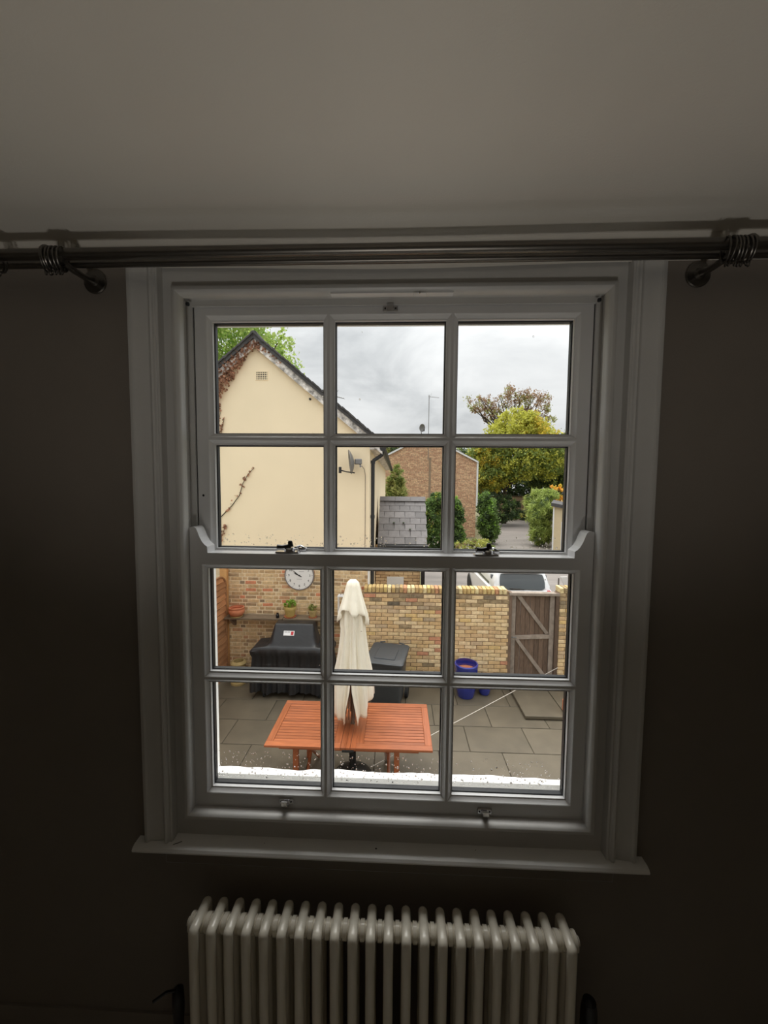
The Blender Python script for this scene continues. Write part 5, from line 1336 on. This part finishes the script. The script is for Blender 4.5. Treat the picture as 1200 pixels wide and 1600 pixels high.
planted('potted_plant', 'small pot with a tuft of green beside the parasol top', (-1.33, 6.215, ZS), 0.08, 0.11, M_CHIM, L_MID, 120, 0.06, 0.13)
o = MB().lathe([(0.0001, 0), (0.03, 0), (0.033, 0.06), (0.022, 0.075), (0.022, 0.10), (0.0001, 0.102)], (-2.27, 6.15, ZS), 14).build('dark_bottle', M_BLACK); tag(o, 'small dark bottle on the shelf left of the succulents', 'bottle')
def lantern():
    L_ = empty('white_lantern', (-1.03, 6.22, ZS), 'white metal lantern on the shelf behind the parasol', 'lantern'); x, y, z = -1.03, 6.22, ZS+0.001
    MB().cbox(x-0.075, x+0.075, y-0.075, y+0.075, z, z+0.02, 0.003).build('base', M_WHITEP, L_); MB().cbox(x-0.08, x+0.08, y-0.08, y+0.08, z+0.43, z+0.45, 0.003).build('lid', M_WHITEP, L_)
    for a in (-1, 1):
        for b in (-1, 1): MB().cbox(x+a*0.066-0.007, x+a*0.066+0.007, y+b*0.066-0.007, y+b*0.066+0.007, z+0.02, z+0.43, 0.002).build('post', M_WHITEP, L_)
    MB().lathe([(0.03, 0), (0.03, 0.09), (0.0001, 0.09)], (x, y, z+0.02), 14).build('candle', M_CANVAS, L_)
    MB().tube([(x-0.03, y, z+0.45), (x-0.02, y, z+0.49), (x+0.02, y, z+0.49), (x+0.03, y, z+0.45)], 0.004, 6).build('handle', M_IRON, L_)
lantern()
def chimney_pot():
    C_ = empty('chimney_pot', (-3.02, 6.08, 0), 'old buff clay chimney pot standing in the fence corner', 'chimney pot')
    MB().lathe([(0.0001, 0.000), (0.15, 0.000), (0.15, 0.035), (0.125, 0.056), (0.115, 0.140), (0.115, 0.238), (0.135, 0.252), (0.135, 0.273), (0.118, 0.280), (0.118, 0.315), (0.135, 0.322), (0.135, 0.343), (0.125, 0.353), (0.125, 0.371), (0.15, 0.382), (0.15, 0.402), (0.115, 0.434), (0.10, 0.441), (0.09, 0.434), (0.095, 0.280), (0.0001, 0.280)], (-3.02, 6.08, 0), 26).build('body', M_CHIM, C_, smooth=30)
    for k in range(8):
        a = 2*math.pi*k/8; MB().box(-0.03, 0.03, -0.004, 0.004, 0.285, 0.31, M=Matrix.Translation((-3.02+0.119*math.cos(a), 6.08+0.119*math.sin(a), 0)) @ Matrix.Rotation(a+R(90), 4, 'Z')).build('slot', M_BLACK, C_)
chimney_pot()
pot('terracotta_pot', 'tall terracotta pot beside the covered barbecue', (-0.945, 5.88, 0.0), [(0.09, 0), (0.10, 0.05), (0.125, 0.45), (0.125, 0.55), (0.14, 0.56), (0.14, 0.62), (0.13, 0.63)], M_TERRA)
planted('potted_fern', 'green leafy plant squeezed between the parasol and the bin', (-0.575, 5.90, 0.0), 0.10, 0.30, M_CHIM, L_MID, 300, 0.09, 0.5, False, 0.4)
def red_planter():
    P = empty('red_planter', (2.80, 5.5, 0.065), 'reddish clay trough at the right-hand end of the stone step', 'planter')
    MB().cbox(2.84, 3.08, 5.16, 5.36, 0.0655, 0.26, 0.01).build('trough', M_TERRA, P); MB().box(2.86, 3.06, 5.18, 5.34, 0.2605, 0.263).build('soil', M_JOINT, P)
red_planter()

# ---------------------------------------------------------------- wall clock
def clock():
    cx_, cz_, r_ = -1.885, 2.065, 0.275; y = HY-0.012
    K = empty('wall_clock', (cx_, y, cz_), 'round white garden clock with black numerals on the brick wall', 'clock')
    T = Matrix.Translation((cx_, y, cz_)) @ Matrix.Rotation(R(90), 4, 'X')
    MB().lathe([(r_+0.018, 0), (r_+0.02, 0.02), (r_+0.012, 0.04), (r_, 0.042), (r_-0.004, 0.026)], M=T, n=56, cap=False).build('rim', M_CLOCKR, K, smooth=35)
    MB().lathe([(0.0001, 0.024), (r_-0.002, 0.024), (r_-0.002, 0.01)], M=T, n=56).build('face', M_CLOCKW, K)
    for i in range(1, 13):
        a = math.radians(90-30*i); fc = bpy.data.curves.new('numeral', 'FONT'); fc.body = str(i); fc.size = 0.062; fc.align_x = 'CENTER'; fc.align_y = 'CENTER'; fc.extrude = 0.001; fc.materials.append(M_INK)
        tmp = bpy.data.objects.new('numeral', fc); COL.objects.link(tmp); bpy.context.view_layer.update()
        nm = bpy.data.meshes.new_from_object(tmp.evaluated_get(bpy.context.evaluated_depsgraph_get())); bpy.data.objects.remove(tmp)
        o = link('numeral', nm, K, (cx_+0.205*math.cos(a), y-0.0255, cz_+0.205*math.sin(a)), (R(90), 0, 0))
    for i in range(60):
        if i % 5 == 0:
            a = math.radians(6*i); MB().box(-0.003, 0.003, -0.0262, -0.024, 0.245, 0.262, M=Matrix.Translation((cx_, y, cz_)) @ Matrix.Rotation(a, 4, 'Y')).build('minute_mark', M_INK, K)
    for (ang, l, w, nm) in ((296, 0.13, 0.011, 'hour_hand'), (307, 0.19, 0.007, 'minute_hand')):
        MB().prism([(-w*0.6, -0.05), (w*0.6, -0.05), (w, l*0.55), (0, l), (-w, l*0.55)], 'y', -0.031, -0.028, M=Matrix.Translation((cx_, y, cz_)) @ Matrix.Rotation(math.radians(ang), 4, 'Y')).build(nm, M_INK, K)
    MB().lathe([(0.0001, 0.034), (0.016, 0.033), (0.016, 0.026)], M=T, n=14).build('hub', M_INK, K)
    MB().box(cx_-0.01, cx_+0.09, y-0.0262, y-0.024, cz_+0.075, cz_+0.082).build('dial_line', M_CLOCKR, K); MB().box(cx_-0.05, cx_+0.05, y-0.0262, y-0.024, cz_-0.075, cz_-0.07).build('dial_line', M_CLOCKR, K)
clock()
